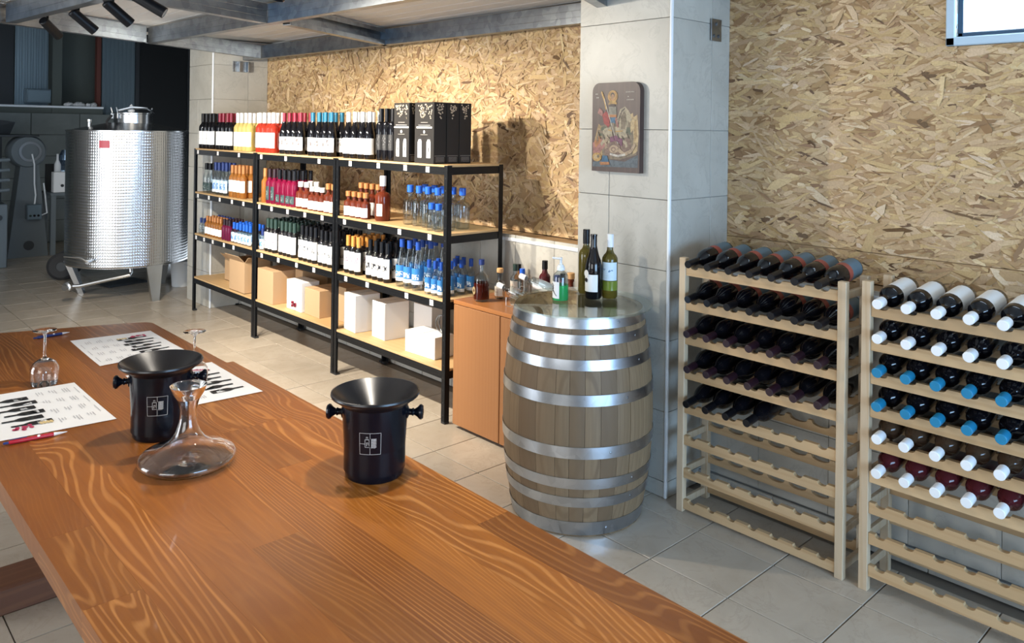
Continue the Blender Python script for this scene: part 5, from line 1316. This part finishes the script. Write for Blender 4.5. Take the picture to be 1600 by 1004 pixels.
O('door_handle', MB().lathe([(.035, 0), (.035, .02), (0, .022)], 16, tr=T(.16, -.2, .60) @ RX(PI / 2)).mesh('door_handle', M['darkgrey']), m2)
bin_ = thing('dark_hopper', 'dark steel hopper above the far left machine', 'hopper', (2.02, 12.3, 1.579))
O('hopper', MB().convex([(-.25, -.25, 0), (.25, -.25, 0), (.25, .25, 0), (-.25, .25, 0), (-.36, -.3, .26), (.30, -.3, .16), (.30, .3, .16), (-.36, .3, .26)], [(0, 1, 2, 3), (4, 5, 6, 7), (0, 1, 5, 4), (1, 2, 6, 5), (2, 3, 7, 6), (3, 0, 4, 7)]).mesh('hopper', M['darkgrey']), bin_)
hs = O('support_post', MB().box((-.2, .1, -.785), (.06, .06, 1.57)).box((.2, .15, -.785), (.06, .06, 1.57)).mesh('support_post', M['darkgrey']), bin_)
# work bench with control box and bits
wbn = thing('work_bench', 'grey work bench between machine and tank', 'bench', (2.98, 11.95, 0))
O('bench_top', bx((0, 0, .80), (.62, .5, .04), .004).mesh('bench_top', M['greypaint']), wbn)
for xx in (-.27, .27):
    for yy in (-.21, .21): O('leg', bx((xx, yy, .39), (.06, .05, .78), .003).mesh('leg', M['greypaint']), wbn)
O('back_board', bx((-.02, .23, 1.0), (.5, .02, .36), .002).mesh('back_board', M['darkgrey']), wbn)
cbx = thing('control_box', 'white control box standing on the grey work bench', 'box', (2.79, 11.78, .8205))
O('housing', bx((0, 0, .135), (.165, .12, .27), .006).mesh('housing', M['white']), cbx)
O('knob', MB().lathe([(.02, 0), (.018, .012), (0, .013)], 14, tr=T(.02, -.061, .09) @ RX(PI / 2)).mesh('knob', M['darkgrey']), cbx)
fb = thing('foil_bag', 'crumpled blue and silver foil bag on the bench', 'bag', (2.92, 12.06, .8205))
m = MB(); r = random.Random(5); vs = []
for i in range(9):
    for j in range(14):
        t_ = 2 * PI * j / 14; z = i / 8 * .55; rr = (.03 + .04 * math.sin(i / 8 * PI)) * r.uniform(.75, 1.3); vs.append((rr * math.cos(t_) * 1.3, rr * math.sin(t_), z))
m.add(vs, [(i * 14 + j, i * 14 + (j + 1) % 14, (i + 1) * 14 + (j + 1) % 14, (i + 1) * 14 + j) for i in range(8) for j in range(14)] + [tuple(range(13, -1, -1)), tuple(range(112, 126))])
M['foil'] = mat('blue_foil', (.35, .50, .70), .18, .9)
O('bag', m.mesh('bag', M['foil'], 10), fb)
rc = thing('red_canister', 'dark red canister on the ledge left of the tank', 'canister', (3.09, 12.06, .8205))
O('canister', MB().lathe([(0, 0), (.05, 0), (.055, .02), (.055, .68), (.03, .72), (.02, .76), (0, .76)], 20).mesh('canister', M['burgcap']), rc)
wh = thing('leaning_board', 'white board leaning under the work bench', 'board', (2.96, 11.72, .0), (.12, 0, 0))
O('panel', bx((0, 0, .26), (.15, .02, .5), .003).mesh('panel', M['white']), wh)
bw = thing('small_bottle', 'small white squeeze bottle behind the control box', 'bottle', (2.80, 11.93, .8205))
O('bottle_body', MB().lathe([(0, 0), (.04, 0), (.04, .36), (.015, .42), (.012, .50), (0, .50)], 16).mesh('bottle_body', M['whitecap']), bw)
# electrical box on the far wall, rubble of foam on the ledge
eb = thing('junction_box', 'grey junction box mounted on the far cladding wall', 'box', (2.80, 13.06, 2.12))
O('housing', bx((0, 0, 0), (.32, .12, .20), .01).mesh('housing', M['clad']), eb)
O('cover', bx((0, -.063, 0), (.28, .01, .16), .004).mesh('cover', M['clad']), eb)
fo = bpy.data.objects.new('foam_rubble', None)
m = MB(); r = random.Random(3)
for k in range(34):
    s_ = r.uniform(.015, .045); c = (r.uniform(3.15, 3.55), 13.03 + r.uniform(-.04, .04), 1.985 + s_ * .62)
    m.lathe([(0, -s_ * .6), (s_ * .8, -s_ * .4), (s_, 0), (s_ * .7, s_ * .6), (0, s_)], 7, tr=T(*c) @ RX(r.uniform(-.6, .6)))
O('foam_rubble', m.mesh('foam_rubble', M['white']), None, label='white foam crumbs lying along the far ledge', category='rubble', kind='stuff')

# ================================================================== TRACK LIGHTS
tr_ = thing('light_track', 'black ceiling track carrying the spotlights, upper left', 'track', (1.30, 4.3, 2.405))
trk = O('rail', bx((0, 0, 0), (.034, 5.6, .026), .003).mesh('rail', M['blackmetal']), tr_, (.083, -1.45, 0), (0, 0, .057))
spots = [(5.52, (.66, .52, -.50)), (4.97, (.78, .05, -.62)), (4.45, (.78, .05, -.62)), (4.06, (.74, -.42, -.50))]
for k, (y, d) in enumerate(spots):
    x = 1.30 + .057 * (4.3 - y); d = Vector(d).normalized()
    t = thing('track_spotlight', ['black spotlight at the far left end of the ceiling track', 'second black spotlight from the left end of the track', 'third black spotlight from the left end of the track', 'large black spotlight with lit white lens, nearest on the track'][k], 'spotlight', (x, y, 2.391), group='track spotlights')
    O('stem', MB().tube([(0, 0, 0), (0, 0, -.055)], .007, 8).mesh('stem', M['blackmetal']), t)
    hd = O('lamp_head', MB().lathe([(0, -.045), (.024, -.045), (.028, -.04), (.0285, .115), (.025, .116), (.024, .095), (0, .094)], 24).mesh('lamp_head', M['blackmetal']), t, (0, 0, -.058), d.to_track_quat('Z', 'Y').to_euler())
    O('lens', MB().lathe([(0, .104), (.0245, .104)], 20).mesh('lens', M['lens']), hd)
    p = Vector((x, y, 2.391 - .058)) + d * .125
    lamp('spot_beam', 'SPOT', p, d, (160, 190, 180, 85)[k], (1.0, .90, .75), spot_size=math.radians(95), spot_blend=.6, shadow_soft_size=.025)

# two more heads of the same track, over the table and above the picture
for y in (2.75, 1.75):
    x = 1.30 + .057 * (4.3 - y)
    hd = O('lamp_head', MB().lathe([(0, -.045), (.024, -.045), (.028, -.04), (.0285, .115), (.025, .116), (.024, .095), (0, .094)], 24, tr=RX(PI)).tube([(0, 0, .05), (0, 0, .10)], .007, 8).mesh('lamp_head', M['blackmetal']), tr_, (x - 1.30, y - 4.3, -.095), (0, .25, 0))
    lamp('spot_beam', 'SPOT', (x - .03, y, 2.17), (-.22, -.04, -1), 42, (1.0, .92, .80), spot_size=math.radians(84), spot_blend=.5, shadow_soft_size=.035)
